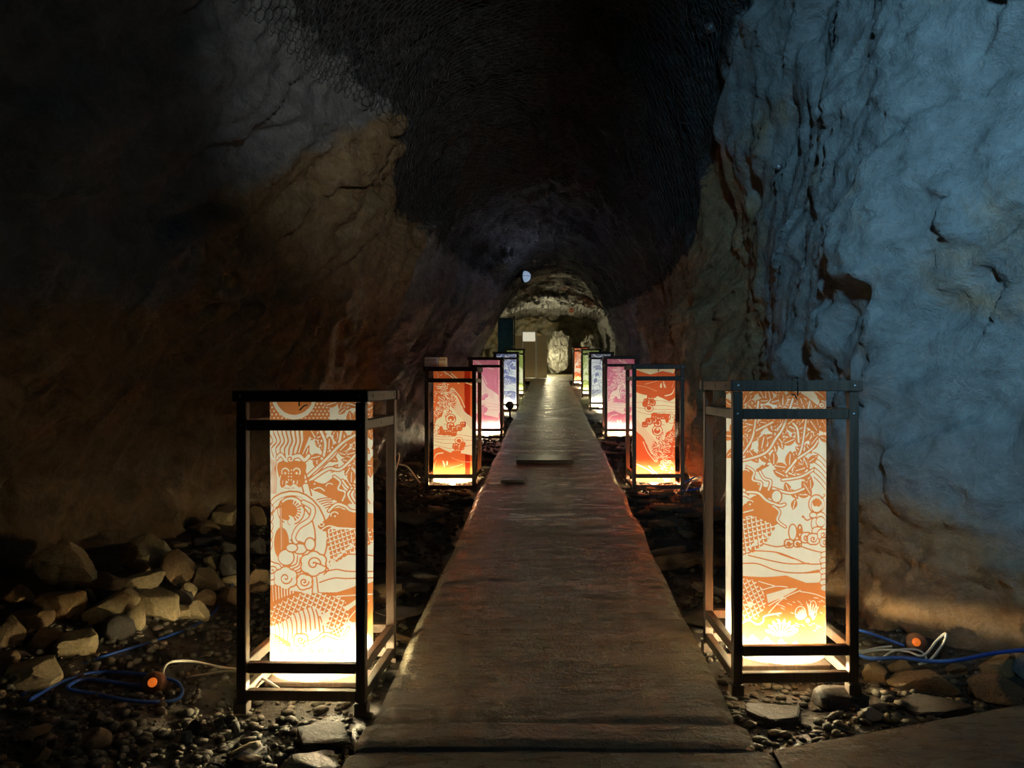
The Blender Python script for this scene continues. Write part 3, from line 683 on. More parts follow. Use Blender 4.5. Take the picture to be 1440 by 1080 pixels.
def art_children(cx, cy, zo):
    s = Art(cx, cy, zo, 590, 495, 5.4); s.off = math.atan2(-cx, cy); s.sc = 2.5
    s.fill([(40, 100), (215, 100), (260, 200), (262, 300), (235, 350), (225, 410), (190, 430), (170, 490), (130, 510), (110, 580), (40, 640)], 1)
    s.leaves([(190, 260), (270, 290), (240, 420), (180, 500), (110, 590), (60, 650), (100, 520), (180, 400)], 46, 50, 6)
    r_ = random.Random(9)
    for i in range(120):
        x = r_.uniform(50, 240); y = r_.uniform(120, 600)
        if x + max(0, y - 280) * .62 < 235: a_ = r_.uniform(0, 3.14); s.ln([(x, y), (x + 15 * math.cos(a_), y + 15 * math.sin(a_))], 4.5, 0)
    s.leaves([(40, 560), (110, 560), (120, 640), (40, 660)], 14, 34, 7)
    s.fill([(185, 110), (450, 110), (450, 540), (345, 455), (255, 280)], 1)
    for b in ([(170, 135), (260, 200), (300, 240)], [(255, 275), (310, 345), (345, 420)], [(230, 150), (300, 210), (400, 250)]): s.ln(b, 7, 0)
    for i in range(7): s.ln([(222 + i * 4, 330 + i * 14), (290, 372 + i * 16), (400, 500 + i * 14)], 3.4)
    s.ell(238, 507, 40, 38, 0); s.ell(238, 507, 38, 36, 1, 6); s.ell(240, 505, 24, 22, 1); s.ell(236, 515, 10, 8, 0)
    s.ln([(275, 520), (262, 480)], 4); s.ln([(200, 545), (185, 552)], 4)
    for x, y, r in ((235, 560, 24), (265, 585, 22), (225, 610, 20), (300, 575, 22), (190, 612, 18), (330, 550, 18), (260, 618, 18), (160, 605, 20)): s.cloud(x, y, r, 4)
    s.ell(132, 590, 26, 36, 1, 4); s.ell(165, 592, 14, 32, 1)
    for b in ([(60, 628), (200, 645), (300, 628), (430, 650)], [(60, 655), (170, 690), (260, 692)], [(60, 690), (150, 715), (250, 730), (430, 700)], [(60, 645), (140, 660), (230, 664), (430, 672)]): s.ln(b, 3.4)
    s.fill([(50, 735), (100, 745), (150, 722), (240, 765), (330, 770), (450, 795), (450, 1040), (50, 1040)], 1, False)
    s.ell(300, 672, 32, 28, 0); s.ell(300, 672, 30, 26, 1, 5); s.ell(300, 674, 18, 16, 1)
    for x, y, r in ((275, 715, 20), (315, 720, 22), (290, 755, 20), (262, 770, 15), (330, 700, 15)): s.cloud(x, y, r, 4)
    s.ln([(110, 810), (130, 775), (180, 765)], 9, 0)
    s.fill([(172, 822), (186, 828), (196, 862), (180, 852)], 0); s.fill([(204, 862), (204, 824), (218, 830), (214, 856)], 0); s.fill([(180, 858), (196, 866), (192, 876)], 0)
    s.ln([(240, 800), (320, 830), (400, 835)], 3, 0).ln([(110, 880), (130, 820)], 3, 0).ln([(230, 880), (330, 850)], 3, 0)
    s.fill([(50, 960), (120, 925), (200, 950), (290, 925), (400, 955), (450, 940), (450, 1060), (50, 1060)], 0)
    for i in range(7): s.leaf(90 + i * 46, 1010, 40, -1.5 + .2 * (i % 3), .5)
    # the sheet's overlapped seam lets less light through
    q = s.m([(340, 100), (385, 100), (385, 1010), (348, 1010)]); r = s.mask(q)
    if r: (x0, x1, y0, y1), ins = r; s.over[y0:y1, x0:x1][ins] = 1
    return s.done()

# ------------------------------------------------------------------ lanterns
LW, LD, LH, PT = .475, .50, 1.15, .036
def part_mesh(a, b, name, c=.003):
    m = MB(); m.cbox(a, b, c); return m.mesh(name, M['wood'])
hw, hd = LW / 2, LD / 2
PARTS = []
for sx in (-1, 1):
    for sy in (-1, 1):
        x0, x1 = sorted((sx * hw, sx * (hw - PT))); y0, y1 = sorted((sy * hd, sy * (hd - PT)))
        PARTS.append(('post', part_mesh((x0, y0, .012), (x1, y1, LH - .042), 'post')))
        x0, x1 = sorted((sx * (hw + .008), sx * (hw - PT - .004))); y0, y1 = sorted((sy * (hd + .008), sy * (hd - PT - .004)))
        PARTS.append(('foot', part_mesh((x0, y0, -.03), (x1, y1, .011), 'foot')))
for nm, z0, z1, inset in (('top_rail', LH - .041, LH, -.009), ('upper_rail', 1.004, 1.043, .002), ('lower_rail', .116, .154, .002), ('bottom_rail', .016, .054, .002)):
    for sy in (-1, 1):
        y0, y1 = sorted((sy * (hd - inset), sy * (hd - PT + .004))); e = hw + .012 if nm == 'top_rail' else hw - PT - .0005
        PARTS.append((nm, part_mesh((-e, y0, z0), (e, y1, z1), nm)))
    for sx in (-1, 1):
        x0, x1 = sorted((sx * (hw - inset), sx * (hw - PT + .004))); e = hd - PT - .0005
        PARTS.append((nm, part_mesh((x0, -e, z0), (x1, e, z1), nm)))
m = MB()
for sy in (-1,):
    pts = [(0.0, -hd - .014, LH - .056), (0.0, -hd - .014, LH + .004), (0.004, -hd + .02, LH + .008), (.004, -R0 + .004, LH + .002), (.004, -R0 + .006, LH - .05), (0.004, -hd + .03, LH - .055), (0, -hd - .008, LH - .07)]
    m.tube(crom(pts, 4), .0028, 6)
WIRE = m.mesh('hanging_wire', M['black_metal'])
SCREWS = []
for sx in (-1, 1):
    for z in (LH - .02, 1.024):
        m = MB(); m.lathe([(.005, 0), (.005, .002), (.002, .003)], 8, Matrix.Translation((sx * (hw - PT / 2), -hd - (.009 if z > 1.1 else .0), z)) @ Matrix.Rotation(math.pi / 2, 4, 'X')); SCREWS.append(m.mesh('screw', M['steel']))
        for yy in (-.17, 0., .17):
            if z > 1.1 or yy == 0.:
                m = MB(); m.lathe([(.005, 0), (.005, .002), (.002, .003)], 8, Matrix.Translation((sx * (hw + (.009 if z > 1.1 else -.002)), yy, z)) @ Matrix.Rotation(sx * math.pi / 2, 4, 'Y')); SCREWS.append(m.mesh('screw', M['steel']))
m = MB(); m.lathe([(.013, .14), (.0145, .15), (.0145, 1.05), (.013, 1.06)], 12); TUBE = m.mesh('lamp_tube'); TUBE.polygons.foreach_set('use_smooth', [True] * len(TUBE.polygons))
m = MB(); m.lathe([(.004, .022), (.014, .026), (.02, .036), (.021, .044), (.016, .056), (.006, .062)], 12); BULB = m.mesh('bulb', None, True)
m = MB(); m.lathe([(.057, .096), (.06, .098), (.045, .11), (.012, .118), (.01, .116), (.043, .107)], 20); BULB_SHIELD = m.mesh('added_bulb_shield', M['white_trim'], True)  # unseen cap added over the bulb, keeps direct light low on the paper
m = MB(); m.lathe([(.01, .0165), (.044, .018), (.052, .037), (.050, .037), (.042, .021), (.01, .019)], 20); BULB_CUP = m.mesh('added_bulb_cup', M['black_metal'], True)  # unseen cup added under the bulb to block its downward light
m = MB(); m.lathe([(.012, .119), (.016, .122), (.016, .13), (.013, .139)], 14); SOCKET = m.mesh('lamp_socket', M['white_trim'])
m = MB(); m.cbox((-hw + PT - .004, -.07, -.004), (hw - PT + .004, .07, .016)); CROSS = m.mesh('cross_bar', M['wood'])  # bar under the bulb, widened to shade the ground below
m = MB(); m.tube([(R0 * .985 * math.cos(a), R0 * .985 * math.sin(a), ZT - .006) for a in np.linspace(0, 6.283, 48, endpoint=False)], .003, 6, True); HOOP = m.mesh('wire_hoop', M['black_metal'])

def shade_mesh(art, rot, nth_front, nth_back, nz, flip, front):
    a = np.concatenate([np.linspace(-math.pi / 2, math.pi / 2, nth_front, endpoint=False), np.linspace(math.pi / 2, 3 * math.pi / 2, nth_back)]) + front
    z = np.linspace(ZB, ZT, nz); A, Z = np.meshgrid(a, z)
    R = R0 + .0012 * np.sin(A * 3 + Z * 4) + .0007 * np.sin(A * 7 - Z * 9)
    Pn = np.stack([R * np.sin(A), -R * np.cos(A), Z], -1)
    th = A - front + rot; zz = (ZT + ZB - Z) if flip else Z
    if flip: th = -th
    return grid_mesh('paper_shade', Pn, None, True, {'ink': art.sample(th, zz), 'overlap': art.sample(th, zz, 'over')})

def lantern(xc, yf, zb, rz, label, art, ink, lcol, tube, bulb, res, flip=False, rot=0., ink2=None, scale=1.0, base=(.85, .88, .80), rcol=(1.0, .82, .46)):
    root = empty('paper_lantern', (xc, yf + hd, zb + rise(yf)), math.radians(rz)); root.scale = (scale,) * 3
    tag(root, label, 'lantern', 'square framed paper lanterns along the walkway')
    for nm, me in PARTS: obj(nm, me, root)
    front = math.atan2(-root.location.x, root.location.y) - math.radians(rz)
    sh = obj('paper_shade', shade_mesh(art, rot, res[0], res[1], res[2], flip, front), root)
    sh.data.materials.append(paper('shade_paper', ink, base, ink2))
    obj('wire_hoop', HOOP, sh)
    obj('hanging_wire', WIRE, root); obj('cross_bar', CROSS, root)
    for me in SCREWS: obj('screw', me, root)
    t = obj('lamp_tube', TUBE.copy(), root); t.data.materials.append(emis_mat('tube_glow', lcol, tube)); obj('lamp_socket', SOCKET, t)
    g = obj('bulb', BULB.copy(), root); g.data.materials.append(emis_mat('bulb_glow', rcol, bulb)); obj('added_bulb_shield', BULB_SHIELD, root); obj('added_bulb_cup', BULB_CUP, root)
    return root
WARM = (1.0, .97, .76); COOL = (.95, .97, 1.0); PINKL = (1.0, .90, .84); GRN = (1.0, .97, .72)
X1, Y1 = -.902, 2.80; X2, Y2 = .917, 2.875
A = art_dragons(X1, Y1 + hd, rise(Y1)); B = art_garden(X2, Y2 + hd, .034 + rise(Y2)); K = art_children(-.915, 7.1 + hd, -.055 + rise(7.1))
TERRA = (.66, .255, .085)
T0, B0 = 15.0, 3900.0
FINE = (310, 90, 540); MID = (150, 60, 260); LOW = (90, 40, 140)
lantern(X1, Y1, 0, -1.5, 'nearest left lantern, terracotta dragons and lute goddess on its paper shade', A, TERRA, WARM, T0, B0, FINE)
lantern(X2, Y2, .034, 1.5, 'nearest right lantern, terracotta leaves, dragon and butterfly on its paper shade', B, TERRA, WARM, T0, B0, FINE)
lantern(-.915, 7.1, -.055, -1, 'second lantern on the left, bright orange print with a dark red seam', K, (.70, .17, .05), WARM, T0, B0, MID, ink2=(.42, .03, .01), base=(.86, .85, .62))
lantern(.982, 6.98, -.03, 1.5, 'second lantern on the right, red-orange print hung upside down', K, (.66, .14, .05), WARM, T0, B0, MID, True, base=(.86, .85, .62))
lantern(-.90, 10.7, -.04, 1, 'third lantern on the left, pink print, behind the orange one', K, (.66, .27, .36), PINKL, T0, B0 * 1.2, MID, rot=.5, base=(.85, .83, .70))
lantern(.99, 10.5, -.02, 0, 'third lantern on the right, pink print, behind the red-orange one', K, (.62, .24, .33), PINKL, T0, B0 * 1.2, MID, rot=-.35, base=(.85, .83, .68))
lantern(-.84, 14.7, -.02, 0, 'fourth lantern on the left, blue-grey print', A, (.22, .25, .45), COOL, T0, B0, LOW, rot=.3)
lantern(1.03, 15.2, -.03, 0, 'fourth lantern on the right, blue-grey print', A, (.25, .27, .36), COOL, T0, B0, LOW, rot=-.3)
lantern(-.85, 18.6, 0, 0, 'farthest lantern on the left, yellow-green print', K, (.33, .42, .16), GRN, T0, B0, LOW)
lantern(1.01, 18.6, 0, 0, 'fifth lantern on the right, yellow-green print', K, (.36, .44, .18), GRN, T0, B0, LOW)
lantern(.94, 23.0, .02, 0, 'farthest lantern on the right, pale orange print', K, (.75, .22, .09), WARM, T0, B0, LOW)

# ------------------------------------------------------------------ things on the walls and in the far chamber
# wire netting under the roof
def loft_pt(yi, ti):
    i = np.clip(np.floor(yi).astype(int), 0, P.shape[0] - 2); j = np.clip(np.floor(ti).astype(int), 0, P.shape[1] - 2); a = (yi - i)[..., None]; b = (ti - j)[..., None]
    g = lambda Q: (Q[i, j] * (1 - a) + Q[i + 1, j] * a) * (1 - b) + (Q[i, j + 1] * (1 - a) + Q[i + 1, j + 1] * a) * b
    return g(L + nrm * (.05 + np.maximum(fbm(L * 1.1, 2, 71), -.4) * .05)[..., None] + nrm * (np.maximum(D, 0) * amp)[..., None] * .9)
net_y0, net_y1, cell = 3.6, 13.0, .062
ny = int((net_y1 - net_y0) / (cell * 1.5) * 2); arc = 4.6; nx = int(arc / (cell * .866)); vs = []; es = []
JJ, II = np.meshgrid(np.arange(nx), np.arange(ny))
yv = net_y0 + (II * .75 + np.where((II + JJ) % 2, .25, 0) * 1.0) * cell; tv = il - 26 + JJ / (nx - 1) * (ir - il + 34)
NP = loft_pt(np.interp(yv, YR, np.arange(len(YR))), tv); NP += (rng.random(NP.shape) - .5) * .006
idx = np.arange(ny * nx).reshape(ny, nx)
e1 = np.stack([idx[:, :-1], idx[:, 1:]], -1).reshape(-1, 2); m_ = ((II + JJ) % 2 == 1)[:-1]; e2 = np.stack([idx[:-1][m_], idx[1:][m_]], -1)
ED = np.concatenate([e1, e2]); Q = NP.reshape(-1, 3); a, b = Q[ED[:, 0]], Q[ED[:, 1]]; d = b - a; d /= np.linalg.norm(d, axis=1, keepdims=True) + 1e-9
u = np.cross(d, np.array([.3, .2, .93])); u /= np.linalg.norm(u, axis=1, keepdims=True) + 1e-9; v = np.cross(d, u); rw = .0026
TV = np.stack([a + u * rw, a - u * rw * .5 + v * rw * .87, a - u * rw * .5 - v * rw * .87, b + u * rw, b - u * rw * .5 + v * rw * .87, b - u * rw * .5 - v * rw * .87], 1).reshape(-1, 3)
base = (np.arange(len(ED)) * 6)[:, None, None]; FQ = (np.array([[0, 1, 4, 3], [1, 2, 5, 4], [2, 0, 3, 5]])[None] + base).reshape(-1, 4)
me = bpy.data.meshes.new('wire_netting'); me.vertices.add(len(TV)); me.vertices.foreach_set('co', TV.reshape(-1).astype(np.float32)); me.loops.add(FQ.size); me.loops.foreach_set('vertex_index', FQ.reshape(-1).astype(np.int32)); me.polygons.add(len(FQ)); me.polygons.foreach_set('loop_start', np.arange(0, FQ.size, 4, dtype=np.int32)); me.update(calc_edges=True); me.materials.append(M['net'])
tag(obj('wire_netting', me), 'dark hexagonal wire netting stretched under the black cave roof', 'netting')

def ray_hit(px, py, lo=2.5, hi=31):
    d = Vector(((px - VX) / F, 1, (VY - py) / F)); dep = bpy.context.evaluated_depsgraph_get(); best = None
    for o in (wl, wr, ce, we):
        ok, loc, n, _ = o.ray_cast(Vector((0, 0, H)), d.normalized(), depsgraph=dep)
        if ok and (best is None or loc.y < best[0].y): best = (loc, n)
    return best
bpy.context.view_layer.update()
# rock bolt plates
for px, py, sz, lab in ((1001, 35, .034, 'diamond-shaped steel bolt plate on the black roof at upper right'), (1099, 233, .013, 'small steel bolt plate on the wall edge below the diamond plate')):
    h = ray_hit(px, py)
    if h:
        loc, n = h; r = empty('rock_bolt', loc); r.rotation_euler = n.to_track_quat('Z', 'Y').to_euler() if n.dot(Vector((0, -1, 0))) > -2 else (0, 0, 0)
        m = MB(); m.cbox((-sz, -sz, .045), (sz, sz, .052), .002); m.build('plate', M['steel'], r)
        m = MB(); m.lathe([(.014, -.03), (.014, .05), (.02, .053), (.02, .066), (.009, .067), (.009, .085)], 6); m.build('bolt', M['steel'], r)
        tag(r, lab, 'bolt plate')
# dome lamp on the left wall edge
c = at_y(738, 389, 11.9); r = empty('dome_lamp', c, math.radians(90 - 20))
m = MB(); m.lathe([(.085, -.035), (.10, -.03), (.10, -.01), (.09, 0)], 24, Matrix.Rotation(math.pi / 2, 4, 'X')); m.build('back_plate', M['black_metal'], r)
m = MB(); m.lathe([(.088 * math.cos(a), .095 * math.sin(a)) for a in np.linspace(0, 1.5, 9)], 24, Matrix.Rotation(math.pi / 2, 4, 'X')); m.build('glass_dome', M['dome'], r, True)
m = MB()
for k in range(2):
    m.tube([Matrix.Rotation(k * math.pi / 2, 3, 'Y') @ Vector((.096 * math.cos(a), -.103 * math.sin(a), 0)) for a in np.linspace(0, math.pi, 15)], .003, 6)
m.build('wire_guard', M['black_metal'], r)
m = MB(); m.tube([(0, .03, 0), (0, .30, .03)], .018, 8); m.build('bracket', M['black_metal'], r)
tag(r, 'pale blue dome lamp on the left wall above the walkway', 'lamp')
pl = point('dome_lamp_light', c + Vector((.12, -.7, .0)), 1.8, (.6, .68, 1), .06)

# far chamber: beige partition with a lit notice, banner, hanging sign, boulder
yb = 26.4; k = yb / F
def fx(px): return (px - VX) * k
def fz(py): return H + (VY - py) * k
r = empty('partition_booth', (fx(745), yb, PZ + .012 + rise(yb)))
def lp(m, x0, x1, y0, y1, z0, z1): m.cbox((fx(x0) - r.location.x, y0, z0), (fx(x1) - r.location.x, y1, z1), .006)
top = fz(472) - r.location.z
m = MB(); lp(m, 721, 734, 0, .05, 0, top); m.build('panel', M['cream_panel'], r)
m = MB(); lp(m, 755, 769, 0, .05, 0, top); m.build('panel', M['cream_panel'], r)
m = MB(); lp(m, 735.5, 752.5, -.04, .01, .02, fz(480) - r.location.z - .005); m.build('door_panel', M['cream_panel'], r)
m = MB(); lp(m, 735.5, 752.5, -.045, .0, fz(480) - r.location.z, fz(467.5) - r.location.z); m.build('lit_notice', M['lit_sign'], r)
for x0, x1 in ((733.8, 735.3), (752.7, 755)): m = MB(); lp(m, x0, x1, -.06, .045, 0, fz(466) - r.location.z); m.build('frame_post', M['white_trim'], r)
m = MB(); lp(m, 734, 755, -.065, .02, fz(466.8) - r.location.z, fz(465.2) - r.location.z); m.build('frame_head', M['white_trim'], r)
tag(r, 'beige partition with white framed door and lit notice at the far end', 'partition')

yb2 = 20.4
def bp(px, py): return at_y(px, py, yb2)
a = bp(699, 447); b_ = bp(722, 520); r = empty('blue_banner', (a.x, yb2, gz_at(a.x, yb2)))
z1 = a.z - r.location.z; wdt = b_.x - a.x
nzb = 30; gx, gz2 = np.meshgrid(np.linspace(.02, wdt, 14), np.linspace(.12, z1, nzb)); W3 = np.stack([gx, .02 * np.sin(gx * 17) * (1 - gz2 / z1 * .7), gz2], -1)
cl = obj('cloth', grid_mesh('cloth', W3, M['banner']), r); md = cl.modifiers.new('thickness', 'SOLIDIFY'); md.thickness = .004
m = MB(); m.tube([(wdt + .03, 0, -.02), (wdt + .03, 0, z1 + .05)], .014, 8); m.tube([(wdt + .035, 0, z1 + .02), (0, 0, z1 + .02)], .009, 8); m.build('pole', M['black_metal'], r)
for py in (448, 469, 487, 505): m = MB(); zz = bp(0, py).z - r.location.z; m.cbox((wdt - .05, -.035, zz - .018), (wdt + .05, .02, zz + .018), .004); m.build('tie_loop', M['white_trim'], r)
tag(r, 'tall dark blue banner with white tie loops behind the far left lanterns', 'banner')

h = ray_hit(803, 437) ; ys_ = min(h[0].y - .1, 25.5) if h else 25
ys_ = 25.3; k2 = ys_ / F; cx_, cz_ = (803.5 - VX) * k2, H + (VY - 437) * k2
r = empty('hanging_sign', (cx_, ys_, cz_ - .14), 0)
m = MB(); m.cbox((-.095, 0, 0), (.095, .012, .265), .004); m.build('board', M['sign_white'], r)
m = MB(); m.lathe([(.075, 0), (.075, .004)], 20, Matrix.Translation((0, -.001, .15)) @ Matrix.Rotation(math.pi / 2, 4, 'X')); m.build('round_mark', M['sign_orange'], r)
m = MB(); m.cbox((-.05, -.008, .138), (.05, -.0055, .16), .0005); m.build('mark_bar', M['sign_white'], r)
zr = float(np.interp(ys_, YR, P[:, half, 2]))
m = MB(); m.tube([(-.06, .006, .262), (-.06, .006, zr - cz_ + .3)], .005, 6); m.tube([(.06, .006, .262), (.06, .006, zr - cz_ + .3)], .005, 6); m.build('hanger', M['black_metal'], r)
tag(r, 'small white sign with an orange mark hanging from the far roof', 'sign')

# ------------------------------------------------------------------ stones
def rock_mesh(seed, mat, sub=3, planes=13, rough=.02, flat=0):
    r = np.random.default_rng(seed); bm = bmesh.new(); bmesh.ops.create_icosphere(bm, subdivisions=sub, radius=1)
    n = r.normal(size=(planes, 3)); n /= np.linalg.norm(n, axis=1, keepdims=True); hh = r.uniform(.55, .92, planes)
    if flat: n = np.vstack([n, [[.05, -.08, 1], [-.9, -.3, .1], [.85, .2, .2], [.1, -1, .15]]]); n /= np.linalg.norm(n, axis=1, keepdims=True); hh = np.append(hh, [.5, .8, .8, .75])
    co = np.array([q.co[:] for q in bm.verts]); dd = co @ n.T
    rad = np.where(dd > .05, hh / np.maximum(dd, .05), 9).min(1); rad = np.minimum(rad, 1.12)
    co = co * (rad * (1 + rough * fbm(co * 3 + seed, 2 if sub < 5 else 4, seed % 50)))[:, None]
    for q, p_ in zip(bm.verts, co): q.co = p_
    me = bpy.data.meshes.new('stone'); bm.to_mesh(me); bm.free(); me.materials.append(M[mat])
    me.update(); return me
def put_rock(me, loc, size, rot, name, label, cat='rock', group=None):
    o = obj(name, me); o.location = loc; o.scale = size; o.rotation_euler = rot; tag(o, label, cat, group); return o
# rocks one can pick out: px centre, px size, depth guess from the ground, material, label
def ground_hit(px, py, lift=0.):
    Yv = 2.2
    for _ in range(900):
        p_ = at_y(px, py, Yv)
        if p_.z - lift <= gz_at(p_.x, Yv): break
        Yv += .01
    return Yv
ROCKS = [
 (96,798,92,62,'tan_stone',.1,'largest rounded tan rock at the top of the left pile'),
 (205,781,74,46,'tan_stone',-.5,'angular tan rock right of the largest one, tilted up to the right'),
 (25,841,54,34,'orange_stone',0,'pale rock at the left picture edge below the largest rock'),
 (87,852,62,52,'orange_stone',.2,'rounded orange-brown rock directly below the largest rock'),
 (43,870,66,36,'brown_stone',-.1,'flat brown rock left of the orange-brown one'),
 (155,856,80,52,'tan_stone',-.55,'long pale slanting rock in the middle of the left pile'),
 (148,822,56,32,'brown_stone',0,'small brown rock between the two upper tan rocks'),
 (204,815,62,30,'tan_stone',-.2,'flat tan rock under the tilted angular rock'),
 (250,802,50,60,'brown_stone',0,'upright dark brown rock right of the tilted angular rock'),
 (224,850,64,58,'tan_stone',.1,'broad pale rock with a flat face in the middle of the left pile'),
 (294,819,44,38,'tan_stone',.5,'pointed tan rock left of the nearest left lantern'),
 (299,792,24,26,'tan_stone',0,'small tan rock on top of the pointed one'),
 (313,727,42,28,'tan_stone',-.4,'topmost tan rock against the wall beside the lantern post'),
 (290,743,38,20,'brown_stone',.1,'thin rock just below the topmost one'),
 (250,767,28,14,'tan_stone',0,'small flat pale stone lying against the left wall'),
 (290,760,46,24,'dark_stone',0,'dark flat rock below the thin one'),
 (107,906,62,46,'tan_stone',-.1,'blocky rock at the front of the left pile'),
 (63,902,48,36,'brown_stone',.2,'brown rock left of the blocky front rock'),
 (191,873,32,38,'tan_stone',0,'upright small rock in front of the broad pale rock'),
 (263,836,26,26,'tan_stone',0,'small tan stone right of the broad pale rock'),
 (276,862,32,28,'tan_stone',.3,'tan stone above the blue cable near the lantern'),
 (288,841,24,24,'brown_stone',0,'small round brown stone beside the lantern post'),
 (10,893,44,44,'brown_stone',0,'brown rock cut by the left picture edge'),
 (42,948,94,46,'tan_stone',-.25,'long low slab at the lower left picture edge'),
 (8,927,34,28,'brown_stone',0,'small rock above the long low slab at the left edge'),
 (163,888,46,36,'dark_stone',-.3,'shadowed dark rock at the foot of the left pile'),
 (320,800,30,42,'dark_stone',0,'dark upright rock half hidden by the lantern post'),
 (322,842,28,32,'brown_stone',0,'brown rock half hidden behind the lantern post'),
 (361,729,24,28,'brown_stone',0,'rock seen through the top of the nearest left lantern frame'),
 (364,772,26,34,'dark_stone',0,'rock seen through the middle of the nearest left lantern frame'),
 (360,815,28,36,'brown_stone',0,'rock seen through the lower half of the nearest left lantern frame'),
 (54,1062,32,30,'brown_stone',0,'brown stone at the bottom left corner'),
 (133,1046,40,34,'brown_stone',.2,'brown stone low on the left among the gravel'),
 (135,1014,34,22,'dark_stone',0,'dark stone below the coiled blue cable'),
 (331,1028,14,22,'grey_stone',0,'smooth egg-shaped pebble below the left lantern foot'),
 (264,1038,16,22,'grey_stone',.3,'rounded grey pebble left of the egg-shaped one'),
 (275,1026,18,22,'dark_stone',0,'dark rounded pebble behind the rounded grey pebble'),
 (450,1042,92,40,'dark_stone',0,'big flat grey stone in front of the nearest left lantern'),
 (440,1078,80,36,'grey_stone',.1,'flat stone at the bottom edge left of the platform'),
 (350,1064,44,26,'grey_stone',0,'angular grey stone among the gravel in front of the left lantern'),
 (1092,1006,100,34,'dark_stone',.05,'long layered rock in front of the nearest right lantern'),
 (1180,984,64,34,'dark_stone',-.1,'rough rock below the right foot of the right lantern'),
 (1302,962,84,40,'brown_stone',.1,'broad brown rock below the white wire loops'),
 (1312,996,100,32,'dark_stone',-.12,'long dark rock along the diagonal platform edge'),
 (1405,938,44,38,'orange_stone',0,'bright orange rock beneath the blue cable at right'),
 (1434,938,30,38,'grey_stone',0,'blue-grey rock at the right picture edge'),
 (1402,972,78,40,'brown_stone',-.1,'wide brown rock below the bright orange one'),
 (1345,946,34,20,'brown_stone',0,'small brown stone left of the bright orange rock'),
 (1238,950,38,30,'brown_stone',0,'brown stone just right of the right lantern foot'),
 (1270,945,34,26,'brown_stone',.2,'second brown stone right of the right lantern foot'),
 (1226,1006,34,16,'grey_stone',0,'small pale stone by the diagonal platform edge'),
]
for i, (px, py, wd, ht, mt, tilt, lab) in enumerate(ROCKS):
    Yv = ground_hit(px, py + ht * .40); sz = Yv / F
    c_ = at_y(px, py, Yv + wd * sz * .18)
    put_rock(rock_mesh(100 + i, mt, 4, 9 + i % 4, .03, int('flat' in lab or 'long' in lab or 'block' in lab)), c_, (wd * sz * .56, wd * sz * .42, ht * sz * .58), (0, tilt, (i * .9) % .8 - .4), 'rock', lab, 'rock', 'rocks lying along the cave walls')
# slate slabs between walkway and lanterns, in bands
proto = {m_: [rock_mesh(300 + j, m_, 2, 10, .03) for j in range(5)] for m_ in ('dark_stone', 'brown_stone', 'tan_stone')}
r = random.Random(11)
def in_lantern(x, y, pad=.0):
    for yf in (2.8, 7.05, 10.6, 14.9):
        if yf - pad < y < yf + .5 + pad: return True
    return False
def colour_word(mt): return {'dark_stone': 'dark', 'brown_stone': 'brown', 'tan_stone': 'tan'}[mt]
SHORT = [(px, py, lab) for (px, py, _, _, _, _, lab) in ROCKS]
def near_label(p_, mt, noun):
    px = VX + F * p_[0] / p_[1]; py = VY - F * (p_[2] - H) / p_[1]
    q = min(SHORT, key=lambda t: (t[0] - px) ** 2 + (t[1] - py) ** 2); dx, dy = px - q[0], py - q[1]
    way = ('right of' if dx > 0 else 'left of') if abs(dx) > abs(dy) else ('in front of' if dy > 0 else 'behind')
    lab = f"{colour_word(mt)} {noun} {way} the {q[2]}"
    return lab if len(lab.split()) <= 16 else None
def strip_label(y, mt, side):
    if y < 6.9: z_ = 'between the nearest and the second lantern'
    elif y < 10.4: z_ = 'between the second and the pink lantern'
    else: z_ = 'beyond the pink lantern'
    return f"flat {colour_word(mt)} stone {side} of the walkway {z_}"
def scatter(n, fx_, yr, size, flat, mats, name, label, group, cat='rock'):
    k = 0
    while k < n:
        y = yr[0] * (yr[1] / yr[0]) ** r.random(); x = fx_(y)
        s_ = size[0] + (size[1] - size[0]) * r.random() ** 2
        hgt = s_ * r.uniform(*flat); z = gz_at(x, y) + hgt * .45
        if in_lantern(x, y, s_) and z + hgt * 1.0 > -.03 + rise(y): z = min(z, -.05 - hgt * .9 + rise(y))
        mt = r.choice(mats); lb = strip_label(y, mt, label) if len(label) < 6 else (near_label((x, y, z), mt, label) or f"{colour_word(mt)} {label} {group}")
        put_rock(r.choice(proto[mt]), (x, y, z), (s_ * r.uniform(1.0, 1.5), s_ * r.uniform(.6, .95), hgt), (r.uniform(-.2, .2), r.uniform(-.2, .2), r.uniform(-.5, .5)), name, lb, cat, group); k += 1
scatter(52, lambda y: r.uniform(-1.15, -.70), (3.4, 12), (.07, .15), (.3, .45), ('dark_stone', 'dark_stone', 'brown_stone'), 'flat_rock', 'left', 'flat stones left of the walkway')
scatter(60, lambda y: r.uniform(.73, 1.22), (3.45, 12), (.07, .15), (.3, .45), ('dark_stone', 'dark_stone', 'brown_stone'), 'flat_rock', 'right', 'flat stones right of the walkway')
scatter(46, lambda y: np.interp(y, [3, 5, 8], [-2.3, -1.95, -1.6]) + r.uniform(0, .5), (3.2, 8.5), (.045, .10), (.5, .8), ('tan_stone', 'brown_stone', 'dark_stone'), 'small_rock', 'small rock', 'in the left rock pile')
scatter(30, lambda y: r.uniform(-2.0, -.75), (2.25, 2.75), (.02, .045), (.4, .8), ('dark_stone', 'brown_stone', 'tan_stone'), 'small_rock', 'small stone', 'on the gravel at lower left')
scatter(24, lambda y: 1.2 + r.uniform(.03, .6), (2.85, 3.3), (.03, .06), (.4, .8), ('brown_stone', 'dark_stone'), 'small_rock', 'small stone', 'below the right wall')
